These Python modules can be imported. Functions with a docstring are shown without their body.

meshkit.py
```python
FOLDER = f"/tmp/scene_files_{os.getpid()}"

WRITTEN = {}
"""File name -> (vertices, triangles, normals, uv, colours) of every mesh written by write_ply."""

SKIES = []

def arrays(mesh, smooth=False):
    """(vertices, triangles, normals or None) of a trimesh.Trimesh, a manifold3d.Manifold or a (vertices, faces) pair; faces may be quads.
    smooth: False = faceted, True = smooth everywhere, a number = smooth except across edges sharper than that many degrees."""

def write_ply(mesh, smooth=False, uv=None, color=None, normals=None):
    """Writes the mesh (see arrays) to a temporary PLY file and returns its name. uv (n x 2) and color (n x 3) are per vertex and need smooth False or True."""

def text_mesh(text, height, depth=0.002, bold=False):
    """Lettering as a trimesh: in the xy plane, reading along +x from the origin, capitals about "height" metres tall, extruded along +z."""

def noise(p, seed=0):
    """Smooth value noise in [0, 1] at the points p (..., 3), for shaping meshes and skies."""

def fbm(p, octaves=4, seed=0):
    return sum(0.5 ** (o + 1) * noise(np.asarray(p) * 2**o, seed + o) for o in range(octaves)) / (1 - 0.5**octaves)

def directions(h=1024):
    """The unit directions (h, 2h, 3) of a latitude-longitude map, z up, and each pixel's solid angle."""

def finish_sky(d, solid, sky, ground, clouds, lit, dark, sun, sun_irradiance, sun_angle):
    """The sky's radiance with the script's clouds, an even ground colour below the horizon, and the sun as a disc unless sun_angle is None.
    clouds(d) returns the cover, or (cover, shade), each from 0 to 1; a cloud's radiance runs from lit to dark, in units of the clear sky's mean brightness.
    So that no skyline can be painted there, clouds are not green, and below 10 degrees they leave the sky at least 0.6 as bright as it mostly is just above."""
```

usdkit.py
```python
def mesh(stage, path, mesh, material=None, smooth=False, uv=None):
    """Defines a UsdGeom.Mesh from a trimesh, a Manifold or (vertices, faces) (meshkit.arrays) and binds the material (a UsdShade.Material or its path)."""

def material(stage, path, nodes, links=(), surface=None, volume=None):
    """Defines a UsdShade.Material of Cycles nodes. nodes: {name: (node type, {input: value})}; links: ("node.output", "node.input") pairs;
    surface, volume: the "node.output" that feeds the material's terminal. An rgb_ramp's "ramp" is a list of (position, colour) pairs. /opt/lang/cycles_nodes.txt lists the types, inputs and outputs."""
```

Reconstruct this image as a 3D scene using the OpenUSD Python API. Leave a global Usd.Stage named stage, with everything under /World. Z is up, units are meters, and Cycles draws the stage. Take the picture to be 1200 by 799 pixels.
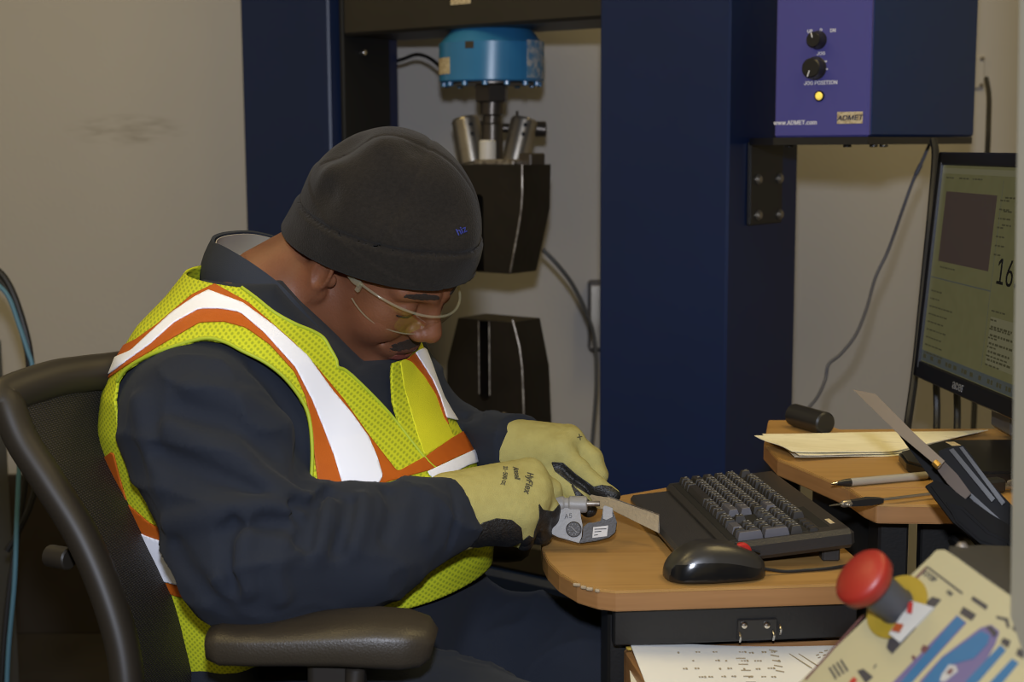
import math, random
import numpy as np, trimesh, manifold3d as mf
from scipy.spatial import ConvexHull
from shapely.geometry import Polygon
from pxr import Usd, UsdGeom, UsdLux, UsdShade, Gf, Sdf
import usdkit, meshkit

random.seed(7)
rng = np.random.default_rng(7)
stage = Usd.Stage.CreateInMemory()
UsdGeom.SetStageUpAxis(stage, 'Z'); UsdGeom.SetStageMetersPerUnit(stage, 1.0)
UsdGeom.Xform.Define(stage, '/World'); UsdGeom.Scope.Define(stage, '/World/Looks')

# ------------------------------------------------------------------ camera, light, exposure
FPX = 1700.0
PITCH = math.atan((399.5 - 170) / FPX); ROLL = math.radians(0.3)
CAM = np.array([0, 0, 1.2])
FW = np.array([0, math.cos(PITCH), -math.sin(PITCH)])
_U = np.array([0, math.sin(PITCH), math.cos(PITCH)]); _R = np.array([1.0, 0, 0])
RT = _R * math.cos(ROLL) - _U * math.sin(ROLL); UP = _U * math.cos(ROLL) + _R * math.sin(ROLL)
cam = UsdGeom.Camera.Define(stage, '/World/camera')
cam.CreateHorizontalApertureAttr(36.0); cam.CreateVerticalApertureAttr(36.0 * 799 / 1200)
cam.CreateFocalLengthAttr(36.0 * FPX / 1200); cam.CreateClippingRangeAttr(Gf.Vec2f(0.05, 100))
cam.CreateFStopAttr(6.3); cam.CreateFocusDistanceAttr(1.70)
cam.CreateExposureAttr(0.0)
cam.AddTransformOp().Set(Gf.Matrix4d(*RT, 0, *UP, 0, *(-FW), 0, *CAM, 1))


def light_xf(prim, pos, look):
    z = -np.asarray(look, float); z /= np.linalg.norm(z)
    x = np.cross([0, 0, 1] if abs(z[2]) < .99 else [0, 1, 0], z); x /= np.linalg.norm(x); y = np.cross(z, x)
    prim.AddTransformOp().Set(Gf.Matrix4d(*x, 0, *y, 0, *z, 0, *map(float, pos), 1))


flash = UsdLux.DiskLight.Define(stage, '/World/camera_flash')        # the flash gun on top of the camera
flash.CreateRadiusAttr(0.035); flash.CreateIntensityAttr(2050); flash.CreateColorAttr(Gf.Vec3f(0.78, 0.84, 1.0))
light_xf(flash, CAM + UP * 0.19 - FW * 0.02, FW)
for i, (x, y) in enumerate([(-1.1, 2.0), (0.9, 2.0), (-1.1, 0.2), (0.9, 0.2)]):                # ceiling lamps of the room
    r = UsdLux.RectLight.Define(stage, f'/World/ceiling_lamp_light_{i+1:03d}')
    r.CreateWidthAttr(0.55); r.CreateHeightAttr(1.15); r.CreateIntensityAttr(7.5); r.CreateColorAttr(Gf.Vec3f(0.90, 0.70, 0.31))
    light_xf(r, (x, y, 2.685), (0, 0, -1))


# ------------------------------------------------------------------ pixels to places
def P(px, py, d):
    return CAM + FW * d + RT * ((px - 600) / FPX * d) + UP * ((399.5 - py) / FPX * d)


def ray(px, py):
    return FW + RT * ((px - 600) / FPX) + UP * ((399.5 - py) / FPX)


def PZ(px, py, z):
    r = ray(px, py); return CAM + r * ((z - CAM[2]) / r[2])


def PPL(px, py, o, n):
    r = ray(px, py); n = np.asarray(n, float); return CAM + r * (np.dot(np.asarray(o) - CAM, n) / np.dot(r, n))


def proj(p):
    q = np.asarray(p, float) - CAM; d = q @ FW
    return np.stack([600 + FPX * (q @ RT) / d, 399.5 - FPX * (q @ UP) / d], -1)


def px_m(n, d):
    return n / FPX * d


def unit(v):
    v = np.asarray(v, float); return v / np.linalg.norm(v)


# ------------------------------------------------------------------ prims
used = {}


class Th:
    def __init__(self, prim, origin, depth):
        self.prim, self.o, self.depth = prim, np.asarray(origin, float), depth


def numbered(parent, name):
    k = used.get((parent, name), 0); used[(parent, name)] = k + 1
    return f'{parent}/{name}' + (f'_{k:03d}' if k else '')


def setd(prim, **kw):
    for k, v in kw.items():
        if v: prim.SetCustomDataByKey(k, v)


def thing(name, label, cat, loc=(0, 0, 0), group=None, kind=None):
    x = UsdGeom.Xform.Define(stage, numbered('/World', name)); x.AddTranslateOp().Set(Gf.Vec3d(*map(float, loc)))
    setd(x.GetPrim(), label=label, category=cat, group=group, kind=kind)
    return Th(x.GetPrim(), loc, 0)


def shifted(mesh, o):
    v, f, _ = meshkit.arrays(mesh); return (v - o, f)


def obj(name, mesh, m, parent=None, smooth=35, label=None, kind=None, uv=None):
    base = parent.prim.GetPath().pathString if parent else '/World'
    o = parent.o if parent else np.zeros(3)
    pr = usdkit.mesh(stage, numbered(base, name), shifted(mesh, o), m, smooth=smooth).GetPrim()
    setd(pr, label=label, kind=kind)
    return Th(pr, o, (parent.depth + 1) if parent else 0)


def single(name, mesh, m, label, cat, smooth=35, group=None, kind=None, loc=None):
    """a thing that is one mesh"""
    v, f, _ = meshkit.arrays(mesh)
    o = np.array([(v[:, 0].min() + v[:, 0].max()) / 2, (v[:, 1].min() + v[:, 1].max()) / 2, v[:, 2].min()])
    g = usdkit.mesh(stage, numbered('/World', name), (v - o, f), m, smooth=smooth)
    g.AddTranslateOp().Set(Gf.Vec3d(*map(float, o)))
    setd(g.GetPrim(), label=label, category=cat, group=group, kind=kind)
    return Th(g.GetPrim(), o, 0)


# ------------------------------------------------------------------ materials
mats = {}


def M(name, col, rough=0.5, metal=0.0, spec=0.5, var=None, col2=None, bump=None, coat=0, sheen=0, emit=None, sub=None, stretch=(1, 1, 1), aniso=None):
    """principled; var=(scale, lo, hi, detail): noise blends col to col2; bump=(scale, distance[, detail]); all in object space"""
    p = {'base_color': col, 'roughness': rough, 'metallic': metal, 'specular_ior_level': spec, 'coat_weight': coat, 'sheen_weight': sheen}
    if sheen: p['sheen_roughness'] = .5
    if emit: p['emission_color'] = emit[0]; p['emission_strength'] = emit[1]
    if sub: p['subsurface_weight'] = sub[0]; p['subsurface_scale'] = sub[1]; p['subsurface_radius'] = (1, .4, .25)
    nodes = {'p': ('principled_bsdf', p)}; links = []
    if var or bump:
        nodes['tc'] = ('texture_coordinate', {}); nodes['mp'] = ('mapping', {'scale': stretch}); links.append(('tc.object', 'mp.vector'))
    if var:
        nodes['nz'] = ('noise_texture', {'scale': var[0], 'detail': var[3] if len(var) > 3 else 4.0, 'roughness': .6})
        nodes['rp'] = ('rgb_ramp', {'ramp': [(var[1], col), (var[2], col2)]})
        links += [('mp.vector', 'nz.vector'), ('nz.fac', 'rp.fac'), ('rp.color', 'p.base_color')]
    if bump:
        nodes['bn'] = ('noise_texture', {'scale': bump[0], 'detail': bump[2] if len(bump) > 2 else 3.0})
        nodes['bp'] = ('bump', {'distance': bump[1], 'strength': 1.0})
        links += [('mp.vector', 'bn.vector'), ('bn.fac', 'bp.height'), ('bp.normal', 'p.normal')]
    mats[name] = usdkit.material(stage, '/World/Looks/' + name, nodes, links, surface='p.BSDF')
    return mats[name]


# ------------------------------------------------------------------ mesh helpers
def cat(*ms):
    vs, fs, n = [], [], 0
    for m in ms:
        v, f, _ = meshkit.arrays(m); vs.append(v); fs.append(f + n); n += len(v)
    return np.vstack(vs), np.vstack(fs)


def hull(pts):
    pts = np.asarray(pts, float); h = ConvexHull(pts)
    f = h.simplices.copy(); c = pts[h.vertices].mean(0)
    nn = np.cross(pts[f[:, 1]] - pts[f[:, 0]], pts[f[:, 2]] - pts[f[:, 0]])
    flip = np.einsum('ij,ij->i', nn, pts[f[:, 0]] - c) < 0
    f[flip] = f[flip][:, ::-1]
    ids, inv = np.unique(f, return_inverse=True)
    return pts[ids], inv.reshape(-1, 3)


I3 = np.eye(3)


def bbox(c, size, r=0.003, A=I3):
    """box chamfered by r; A rows are its axes"""
    h = np.asarray(size, float) / 2; r = min(r, h.min() * .95); pts = []
    for s in np.ndindex(2, 2, 2):
        s = np.array(s) * 2 - 1
        for k in range(3):
            q = h - r; q = q.copy(); q[k] = h[k]; pts.append(s * q)
    v, f = hull(pts)
    return v @ np.asarray(A) + np.asarray(c), f


def rbox(c, size, r, A=I3, n=8):
    """box rounded by spheres of radius r"""
    h = np.asarray(size, float) / 2 - r
    s = trimesh.creation.uv_sphere(r, count=[n, n * 2]).vertices
    pts = np.vstack([s + h * (np.array(k) * 2 - 1) for k in np.ndindex(2, 2, 2)])
    v, f = hull(pts)
    return v @ np.asarray(A) + np.asarray(c), f


def axes(z, x=None):
    z = unit(z)
    if x is None: x = [0, 0, 1] if abs(z[2]) < .9 else [1, 0, 0]
    x = np.asarray(x, float); x = unit(x - z * np.dot(x, z))
    return np.array([x, np.cross(z, x), z])


def lathe(profile, o, axis, n=32, caps=True):
    """profile [(r, h)] along axis from o"""
    A = axes(axis); a = np.arange(n) * 2 * np.pi / n
    ring = np.cos(a)[:, None] * A[0] + np.sin(a)[:, None] * A[1]
    v = [np.asarray(o) + r * ring + h * A[2] for r, h in profile]
    f = []
    for k in range(len(profile) - 1):
        i = np.arange(n); j = (i + 1) % n
        f.append(np.stack([k * n + i, k * n + j, (k + 1) * n + j, (k + 1) * n + i], 1))
    v = np.vstack(v); f = np.vstack(f); f = np.vstack([f[:, [0, 1, 2]], f[:, [0, 2, 3]]])
    if caps:
        m = len(v); K = len(profile) - 1
        v = np.vstack([v, np.asarray(o) + profile[0][1] * A[2], np.asarray(o) + profile[-1][1] * A[2]])
        i = np.arange(n); j = (i + 1) % n
        f = np.vstack([f, np.stack([np.full(n, m), j, i], 1), np.stack([np.full(n, m + 1), K * n + i, K * n + j], 1)])
    return v, f


def rod(a, b, r, r2=None, n=20, bev=None):
    a, b = np.asarray(a, float), np.asarray(b, float); L = np.linalg.norm(b - a); r2 = r if r2 is None else r2
    bev = min(r, r2) * .15 if bev is None else bev
    return lathe([(r - bev, 0), (r, bev), (r2, L - bev), (r2 - bev, L)], a, b - a, n)


def spline(pts, n=8):
    p = np.asarray(pts, float)
    if len(p) < 3: return p
    q = np.vstack([2 * p[0] - p[1], p, 2 * p[-1] - p[-2]]); out = []
    for i in range(len(p) - 1):
        a, b, c, d = q[i:i + 4]
        t = np.linspace(0, 1, n, endpoint=False)[:, None]
        out.append(.5 * (2 * b + (c - a) * t + (2 * a - 5 * b + 4 * c - d) * t * t + (3 * b - a - 3 * c + d) * t ** 3))
    return np.vstack(out + [p[-1:]])


def sweep(pts, prof, normal=None, closed=False):
    """sweeps a closed 2D profile (k x 2, or a list per point) along pts with parallel transported frames"""
    p = np.asarray(pts, float); n = len(p)
    t = np.gradient(p, axis=0) if not closed else np.roll(p, -1, 0) - np.roll(p, 1, 0)
    t /= np.linalg.norm(t, axis=1, keepdims=True)
    x = axes(t[0], normal)[0]; vs = []
    for i in range(n):
        x = unit((np.asarray(normal, float) if normal is not None else x) - t[i] * np.dot((normal if normal is not None else x), t[i])); y = np.cross(t[i], x)
        pr = np.asarray(prof[i] if isinstance(prof, list) else prof)
        vs.append(p[i] + pr[:, :1] * x + pr[:, 1:] * y)
    k = len(vs[0]); f = []
    for i in range(n if closed else n - 1):
        a = np.arange(k); b = (a + 1) % k; o1, o2 = i * k, ((i + 1) % n) * k
        f.append(np.stack([o1 + a, o1 + b, o2 + b, o2 + a], 1))
    v = np.vstack(vs); f = np.vstack(f); f = np.vstack([f[:, [0, 1, 2]], f[:, [0, 2, 3]]])
    if not closed:
        m = len(v); v = np.vstack([v, vs[0].mean(0), vs[-1].mean(0)]); a = np.arange(k); b = (a + 1) % k
        f = np.vstack([f, np.stack([np.full(k, m), b, a], 1), np.stack([np.full(k, m + 1), (n - 1) * k + a, (n - 1) * k + b], 1)])
    return v, f


def circ(r, n=10, r2=None):
    a = np.arange(n) * 2 * np.pi / n; return np.stack([r * np.cos(a), (r2 or r) * np.sin(a)], 1)


def tube(pts, r, n=10, k=8):
    return sweep(spline(pts, k), circ(r, n))


def extr(poly, lo, hi, A=I3, o=(0, 0, 0), cham=0.0):
    """extrudes a 2D outline between lo and hi on A[2], optional chamfer"""
    g = Polygon(poly) if not hasattr(poly, 'geom_type') else poly
    if cham > 0:
        parts = []
        cs = mf.CrossSection([np.array(g.exterior.coords)[:-1]] + [np.array(i.coords)[:-1] for i in g.interiors], mf.FillRule.EvenOdd)
        ins = cs.offset(-cham, mf.JoinType.Miter)
        body = mf.Manifold.extrude(cs, hi - lo - 2 * cham).translate([0, 0, lo + cham])
        k = mf.Manifold.extrude(ins, hi - lo).translate([0, 0, lo])
        m = (body + k).to_mesh(); v, f = m.vert_properties[:, :3].astype(float), m.tri_verts
    else:
        m = trimesh.creation.extrude_polygon(g, hi - lo, engine='earcut'); v, f = np.array(m.vertices) + [0, 0, lo], np.array(m.faces)
    return v @ np.asarray(A) + np.asarray(o), f


def man(mesh):
    v, f, _ = meshkit.arrays(mesh)
    t = trimesh.Trimesh(v, f); t.merge_vertices()
    if t.volume < 0: t.invert()
    return mf.Manifold(mf.Mesh(t.vertices.astype(np.float32), t.faces.astype(np.uint32)))


def flat_text(s, h, o, ex, ey, bold=False, depth=0.0004, squash=1.0, center=False):
    t = meshkit.text_mesh(s, h, depth, bold); v = np.array(t.vertices); v[:, 0] *= squash
    if center: v[:, 0] -= v[:, 0].max() / 2
    ex, ey = unit(ex), unit(ey); return np.asarray(o) + v @ np.array([ex, ey, np.cross(ex, ey)]), np.array(t.faces)


def slab(o, ex, ey, x0, x1, y0, y1, lift, th=0.0004):
    """a thin printed patch on the plane (o, ex, ey)"""
    ez = np.cross(ex, ey)
    return bbox(np.asarray(o) + ex * (x0 + x1) / 2 + ey * (y0 + y1) / 2 + ez * (lift + th / 2), (abs(x1 - x0), abs(y1 - y0), th), th * .2, np.array([ex, ey, ez]))


# ------------------------------------------------------------------ implicit surfaces
def rcone(p, a, b, ra, rb):
    a, b = np.asarray(a, float), np.asarray(b, float); ba = b - a
    t = np.clip(((p - a) @ ba) / (ba @ ba), 0, 1)
    return np.linalg.norm(p - a - t[:, None] * ba, axis=1) - (ra + (rb - ra) * t)


def ell(p, c, r, A=None):
    q = p - np.asarray(c)
    if A is not None: q = q @ np.asarray(A).T
    r = np.asarray(r, float); k0 = np.linalg.norm(q / r, axis=1); k1 = np.linalg.norm(q / r ** 2, axis=1)
    return k0 * (k0 - 1) / np.maximum(k1, 1e-9)


def rbx(p, c, h, r, A=None):
    q = p - np.asarray(c)
    if A is not None: q = q @ np.asarray(A).T
    q = np.abs(q) - (np.asarray(h) - r)
    return np.linalg.norm(np.maximum(q, 0), axis=1) + np.minimum(q.max(1), 0) - r


def smin(a, b, k):
    h = np.clip(.5 + .5 * (b - a) / k, 0, 1); return b + (a - b) * h - k * h * (1 - h)


def smax(a, b, k):
    return -smin(-a, -b, k)


def polyd(p, pts):
    d = np.full(len(p), 9.0)
    for a, b in zip(pts[:-1], pts[1:]): d = np.minimum(d, rcone(p, a, b, 0, 0))
    return d


def grad(f, v, e=5e-4):
    return np.stack([(f(v + e * I3[k]) - f(v - e * I3[k])) / (2 * e) for k in range(3)], 1)


def iso(f, lo, hi, h, slack=2.0, newton=1):
    """surface nets of f=0 on a grid of step h (blocks far from the surface are skipped)"""
    lo, hi = np.asarray(lo, float), np.asarray(hi, float); B = 4
    nb = np.ceil((hi - lo) / (h * B)).astype(int); n = nb * B + 1
    bi = np.stack(np.meshgrid(*[np.arange(k) for k in nb], indexing='ij'), -1).reshape(-1, 3)
    cv = f(lo + (bi + .5) * B * h)
    near = np.abs(cv) < slack * B * h
    sgn = np.where(cv < 0, -1.0, 1.0).reshape(nb)
    val = np.pad(sgn.repeat(B, 0).repeat(B, 1).repeat(B, 2), ((0, 1),) * 3, mode='edge').astype(np.float32)
    need = np.zeros(n, bool)
    off = np.stack(np.meshgrid(*[np.arange(B + 1)] * 3, indexing='ij'), -1).reshape(-1, 3)
    nodes = (bi[near][:, None] * B + off[None]).reshape(-1, 3)
    need[nodes[:, 0], nodes[:, 1], nodes[:, 2]] = True
    ii = np.argwhere(need)
    val[ii[:, 0], ii[:, 1], ii[:, 2]] = f(lo + ii * h)
    s = val < 0
    c = np.zeros(n - 1, int)
    for o in np.ndindex(2, 2, 2): c += s[o[0]:n[0] - 1 + o[0], o[1]:n[1] - 1 + o[1], o[2]:n[2] - 1 + o[2]]
    cells = np.argwhere((c > 0) & (c < 8)); idx = np.full(n - 1, -1); idx[tuple(cells.T)] = np.arange(len(cells))
    corner = np.array(list(np.ndindex(2, 2, 2)))
    cvs = np.stack([val[tuple((cells + o).T)] for o in corner], 1)
    acc, cnt = np.zeros((len(cells), 3)), np.zeros(len(cells))
    for a in range(8):
        for b in range(a + 1, 8):
            if np.abs(corner[a] - corner[b]).sum() != 1: continue
            va, vb = cvs[:, a], cvs[:, b]; m = (va < 0) != (vb < 0)
            t = np.where(m, va / np.where(m, va - vb, 1), 0)
            acc += m[:, None] * (corner[a] + t[:, None] * (corner[b] - corner[a])); cnt += m
    v = lo + (cells + acc / cnt[:, None]) * h
    F = []
    for k in range(3):
        u, w = (k + 1) % 3, (k + 2) % 3
        s0 = np.moveaxis(s, (k, u, w), (0, 1, 2)); id0 = np.moveaxis(idx, (k, u, w), (0, 1, 2))
        x = s0[:-1, 1:-1, 1:-1] != s0[1:, 1:-1, 1:-1]; e = np.argwhere(x)
        i, j, l = e[:, 0], e[:, 1] + 1, e[:, 2] + 1
        q = np.stack([id0[i, j - 1, l - 1], id0[i, j, l - 1], id0[i, j, l], id0[i, j - 1, l]], 1)
        ins = s0[i, j, l]; q[~ins] = q[~ins][:, ::-1]; F.append(q)
    F = np.vstack(F); F = F[(F >= 0).all(1)]
    for _ in range(newton):
        g = grad(f, v, h * .3); fv = f(v)
        v = v - np.clip(fv / np.maximum((g ** 2).sum(1), .05), -h, h)[:, None] * g
    d1 = np.linalg.norm(v[F[:, 0]] - v[F[:, 2]], axis=1) <= np.linalg.norm(v[F[:, 1]] - v[F[:, 3]], axis=1)
    T = np.where(d1[:, None, None], F[:, [[0, 1, 2], [0, 2, 3]]], F[:, [[0, 1, 3], [1, 2, 3]]]).reshape(-1, 3)
    return v, T


def vnorm(v, f):
    n = np.zeros_like(v); fn = np.cross(v[f[:, 1]] - v[f[:, 0]], v[f[:, 2]] - v[f[:, 0]])
    for k in range(3): np.add.at(n, f[:, k], fn)
    return n / np.maximum(np.linalg.norm(n, axis=1, keepdims=True), 1e-12)


def clip(v, f, s, extra=None):
    """keeps the part of the surface where the vertex scalar s > 0, cut along s = 0"""
    s = np.where(np.abs(s) < 1e-9, 1e-9, s); pos = s > 0; c = pos[f].sum(1)
    out = [f[c == 3]]; newv = [v]; base = len(v); cut = {}
    A = f[(c == 1) | (c == 2)]
    if len(A):
        ca = pos[A].sum(1); lone = np.where(ca[:, None] == 1, pos[A], ~pos[A]).argmax(1); r = np.arange(len(A))
        a, b, d = A[r, lone], A[r, (lone + 1) % 3], A[r, (lone + 2) % 3]
        def mid(i, j):
            lo_, hi_ = np.minimum(i, j), np.maximum(i, j); return np.stack([lo_, hi_], 1)
        e = np.vstack([mid(a, b), mid(a, d)]); ue, inv = np.unique(e, axis=0, return_inverse=True); inv = inv.ravel()
        t = s[ue[:, 0]] / (s[ue[:, 0]] - s[ue[:, 1]])
        newv.append(v[ue[:, 0]] + t[:, None] * (v[ue[:, 1]] - v[ue[:, 0]]))
        x, y = base + inv[:len(A)], base + inv[len(A):]
        one = ca == 1
        out += [np.stack([a, x, y], 1)[one], np.stack([x, b, d], 1)[~one], np.stack([x, d, y], 1)[~one]]
    v = np.vstack(newv); f = np.vstack(out)
    ids, inv = np.unique(f, return_inverse=True)
    return v[ids], inv.reshape(-1, 3)


def solid(v, f, t, n=None):
    """gives an open shell a thickness t inwards"""
    n = vnorm(v, f) if n is None else n; k = len(v)
    e = np.vstack([f[:, [0, 1]], f[:, [1, 2]], f[:, [2, 0]]]); key = np.sort(e, 1)
    u, inv, cnt = np.unique(key, axis=0, return_inverse=True, return_counts=True); b = e[cnt[inv.ravel()] == 1]
    side = np.vstack([np.stack([b[:, 0], b[:, 0] + k, b[:, 1] + k], 1), np.stack([b[:, 0], b[:, 1] + k, b[:, 1]], 1)])
    return np.vstack([v, v - n * t]), np.vstack([f, f[:, ::-1] + k, side])


def polysd(p, poly):
    """signed distance to a 2D polygon, positive inside"""
    poly = np.asarray(poly, float); d = np.full(len(p), 1e18); ins = np.zeros(len(p), bool)
    for a, b in zip(poly, np.roll(poly, -1, 0)):
        e = b - a; w = p - a; t = np.clip((w @ e) / max(e @ e, 1e-12), 0, 1); d = np.minimum(d, ((w - t[:, None] * e) ** 2).sum(1))
        c = (a[1] > p[:, 1]) != (b[1] > p[:, 1])
        if a[1] != b[1]: ins ^= c & (p[:, 0] < (b[0] - a[0]) * (p[:, 1] - a[1]) / (b[1] - a[1]) + a[0])
    return np.where(ins, 1, -1) * np.sqrt(d)


def hit(f, px, py, d0=1.2, d1=2.6):
    """where the sight line of a pixel meets the surface f = 0 (used to lay seams and prints on real surfaces)"""
    r = ray(px, py); t = d0
    for _ in range(60):
        s = float(f((CAM + r * t)[None])[0])
        if s < 2e-4: break
        t += s * .7
        if t > d1: return None
    return CAM + r * t

# ------------------------------------------------------------------ the room
M('wall_paint', (.50, .475, .44), .75, spec=.25, var=(1.3, .3, .75, 3), col2=(.46, .437, .405), bump=(90, .0006))
M('wainscot', (.030, .024, .019), .6, spec=.2, var=(2.5, .35, .7), col2=(.045, .036, .028), bump=(60, .0006))
M('floor_vinyl', (.030, .025, .020), .55, var=(5, .3, .7), col2=(.042, .035, .028))
M('ceiling_tile', (.7, .68, .62), .8, bump=(120, .001))
M('black_plastic', (.012, .012, .013), .42, bump=(900, .00015))
M('black_satin', (.018, .017, .016), .35)
M('steel', (.55, .53, .50), .3, metal=1, var=(30, .3, .7), col2=(.42, .40, .37))
M('bright_steel', (.75, .73, .70), .2, metal=1)
WY = 3.5
Y = WY
# scuffed wall: a rubbed patch of its own outline, part of the paint
nodes = {'g': ('geometry', {}), 'n': ('noise_texture', {'scale': 1.3, 'detail': 3}), 'r': ('rgb_ramp', {'ramp': [(.3, (.50, .475, .44)), (.75, (.465, .44, .41))]}),
         'm': ('mapping', {'location': (0.916 / .15, 0, -1.241 / .040), 'scale': (1 / .15, 0, 1 / .040)}),
         'l': ('vector_math', {'math_type': 'length'}), 'mr': ('map_range', {'from_min': .65, 'from_max': 1.05, 'to_min': 1, 'to_max': 0, 'clamp': True}),
         'm2': ('mapping', {'scale': (14, 14, 60)}), 'n2': ('noise_texture', {'scale': 1.0, 'detail': 5}), 'r2': ('map_range', {'from_min': .42, 'from_max': .66, 'to_min': 0, 'to_max': .5, 'clamp': True}),
         'mul': ('math', {'math_type': 'multiply'}), 'mix': ('mix', {'color2': (.27, .235, .19)}), 'b': ('noise_texture', {'scale': 90}), 'bp': ('bump', {'distance': .0005}),
         'p': ('principled_bsdf', {'roughness': .75, 'specular_ior_level': .25})}
links = [('g.position', 'n.vector'), ('n.fac', 'r.fac'), ('g.position', 'm.vector'), ('m.vector', 'l.vector1'), ('l.value', 'mr.value'), ('g.position', 'm2.vector'), ('m2.vector', 'n2.vector'),
         ('n2.fac', 'r2.value'), ('r2.result', 'mul.value1'), ('mr.result', 'mul.value2'), ('mul.value', 'mix.fac'), ('r.color', 'mix.color1'), ('mix.color', 'p.base_color'),
         ('g.position', 'b.vector'), ('b.fac', 'bp.height'), ('bp.normal', 'p.normal')]
mats['wall_scuffed'] = usdkit.material(stage, '/World/Looks/wall_scuffed', nodes, links, surface='p.BSDF')

ZW = PPL(30, 555, (0, WY, 0), (0, 1, 0))[2]
x0, x1, y0, y1, zc = -2.6, 2.6, -1.6, WY, 2.7


def room(name, c, s, m, label, cat='wall'):
    v, f = bbox(c, s, .002); o = np.asarray(c, float)
    g = usdkit.mesh(stage, numbered('/World', name), (v - o, f), mats[m]); g.AddTranslateOp().Set(Gf.Vec3d(*o.tolist()))
    setd(g.GetPrim(), label=label, category=cat, kind='structure')


g = usdkit.mesh(stage, '/World/wall_back', bbox(((x0 + x1) / 2, WY + .05, zc / 2), (x1 - x0 + .2, .1, zc), .001), mats['wall_scuffed'])
setd(g.GetPrim(), label='beige painted back wall behind the blue testing machine with a faint scuff', category='wall', kind='structure')
room('wall_left', (x0 - .05, (y0 + y1) / 2, zc / 2), (.1, y1 - y0, zc), 'wall_paint', 'beige painted wall on the left, outside the frame')
room('wall_right', (x1 + .05, (y0 + y1) / 2, zc / 2), (.1, y1 - y0, zc), 'wall_paint', 'beige painted wall on the right, outside the frame')
room('floor', (0, (y0 + y1) / 2, -.03), (x1 - x0 + .2, y1 - y0, .06), 'floor_vinyl', 'brown vinyl floor under the chair and desks', 'floor')
room('ceiling', (0, (y0 + y1) / 2, zc + .03), (x1 - x0 + .2, y1 - y0, .06), 'ceiling_tile', 'white tiled ceiling above the workplace', 'ceiling')
room('trim_1', ((x0 - .52) / 2, WY - .008, ZW / 2), (-.52 - x0, .016, ZW), 'wainscot', 'dark brown lower wall panelling behind the chair, below the beige paint', 'wall panel')

# ------------------------------------------------------------------ the testing machine
TH = math.radians(37)
T = np.array([math.cos(TH), -math.sin(TH), 0]); N = np.array([-math.sin(TH), -math.cos(TH), 0]); Z = np.array([0, 0, 1.0])
AM = np.array([T, -N, Z])                                    # right along the front, backwards, up
K = PPL(852, 300, (0, 2.5, 0), (0, 1, 0)); K[2] = 0
WC, SC, LM, SL = .2646, .2673, .9378, .218
K2 = K - T * LM
M('navy_paint', (.0075, .0195, .074), .38, spec=.45, bump=(700, .0002), var=(3, .3, .7), col2=(.0065, .017, .064))
M('navy_edge', (.035, .05, .13), .35)
M('crosshead_paint', (.022, .018, .012), .5, var=(6, .3, .7), col2=(.030, .025, .017))
M('grip_steel', (.009, .0072, .0055), .3, metal=0, spec=.45, var=(14, .35, .75, 6), col2=(.016, .012, .0085), bump=(60, .0004))
M('worn_edge', (.40, .36, .30), .4, metal=.6, var=(60, .35, .6), col2=(.14, .115, .09))
M('cell_blue', (.035, .20, .42), .3, spec=.5, coat=.2, var=(8, .35, .75), col2=(.03, .165, .36))
M('scratched', (.50, .50, .47), .6, var=(70, .4, .6), col2=(.10, .25, .40))
M('cream_label', (.62, .52, .33), .6, var=(180, .45, .62), col2=(.40, .30, .17))
M('satin_steel', (.46, .42, .35), .32, metal=.85, var=(20, .3, .7), col2=(.36, .32, .26))
M('dark_steel', (.10, .085, .07), .35, metal=.7)
M('white_nylon', (.62, .60, .56), .45)
M('slot_black', (.004, .004, .004), .7)
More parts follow.
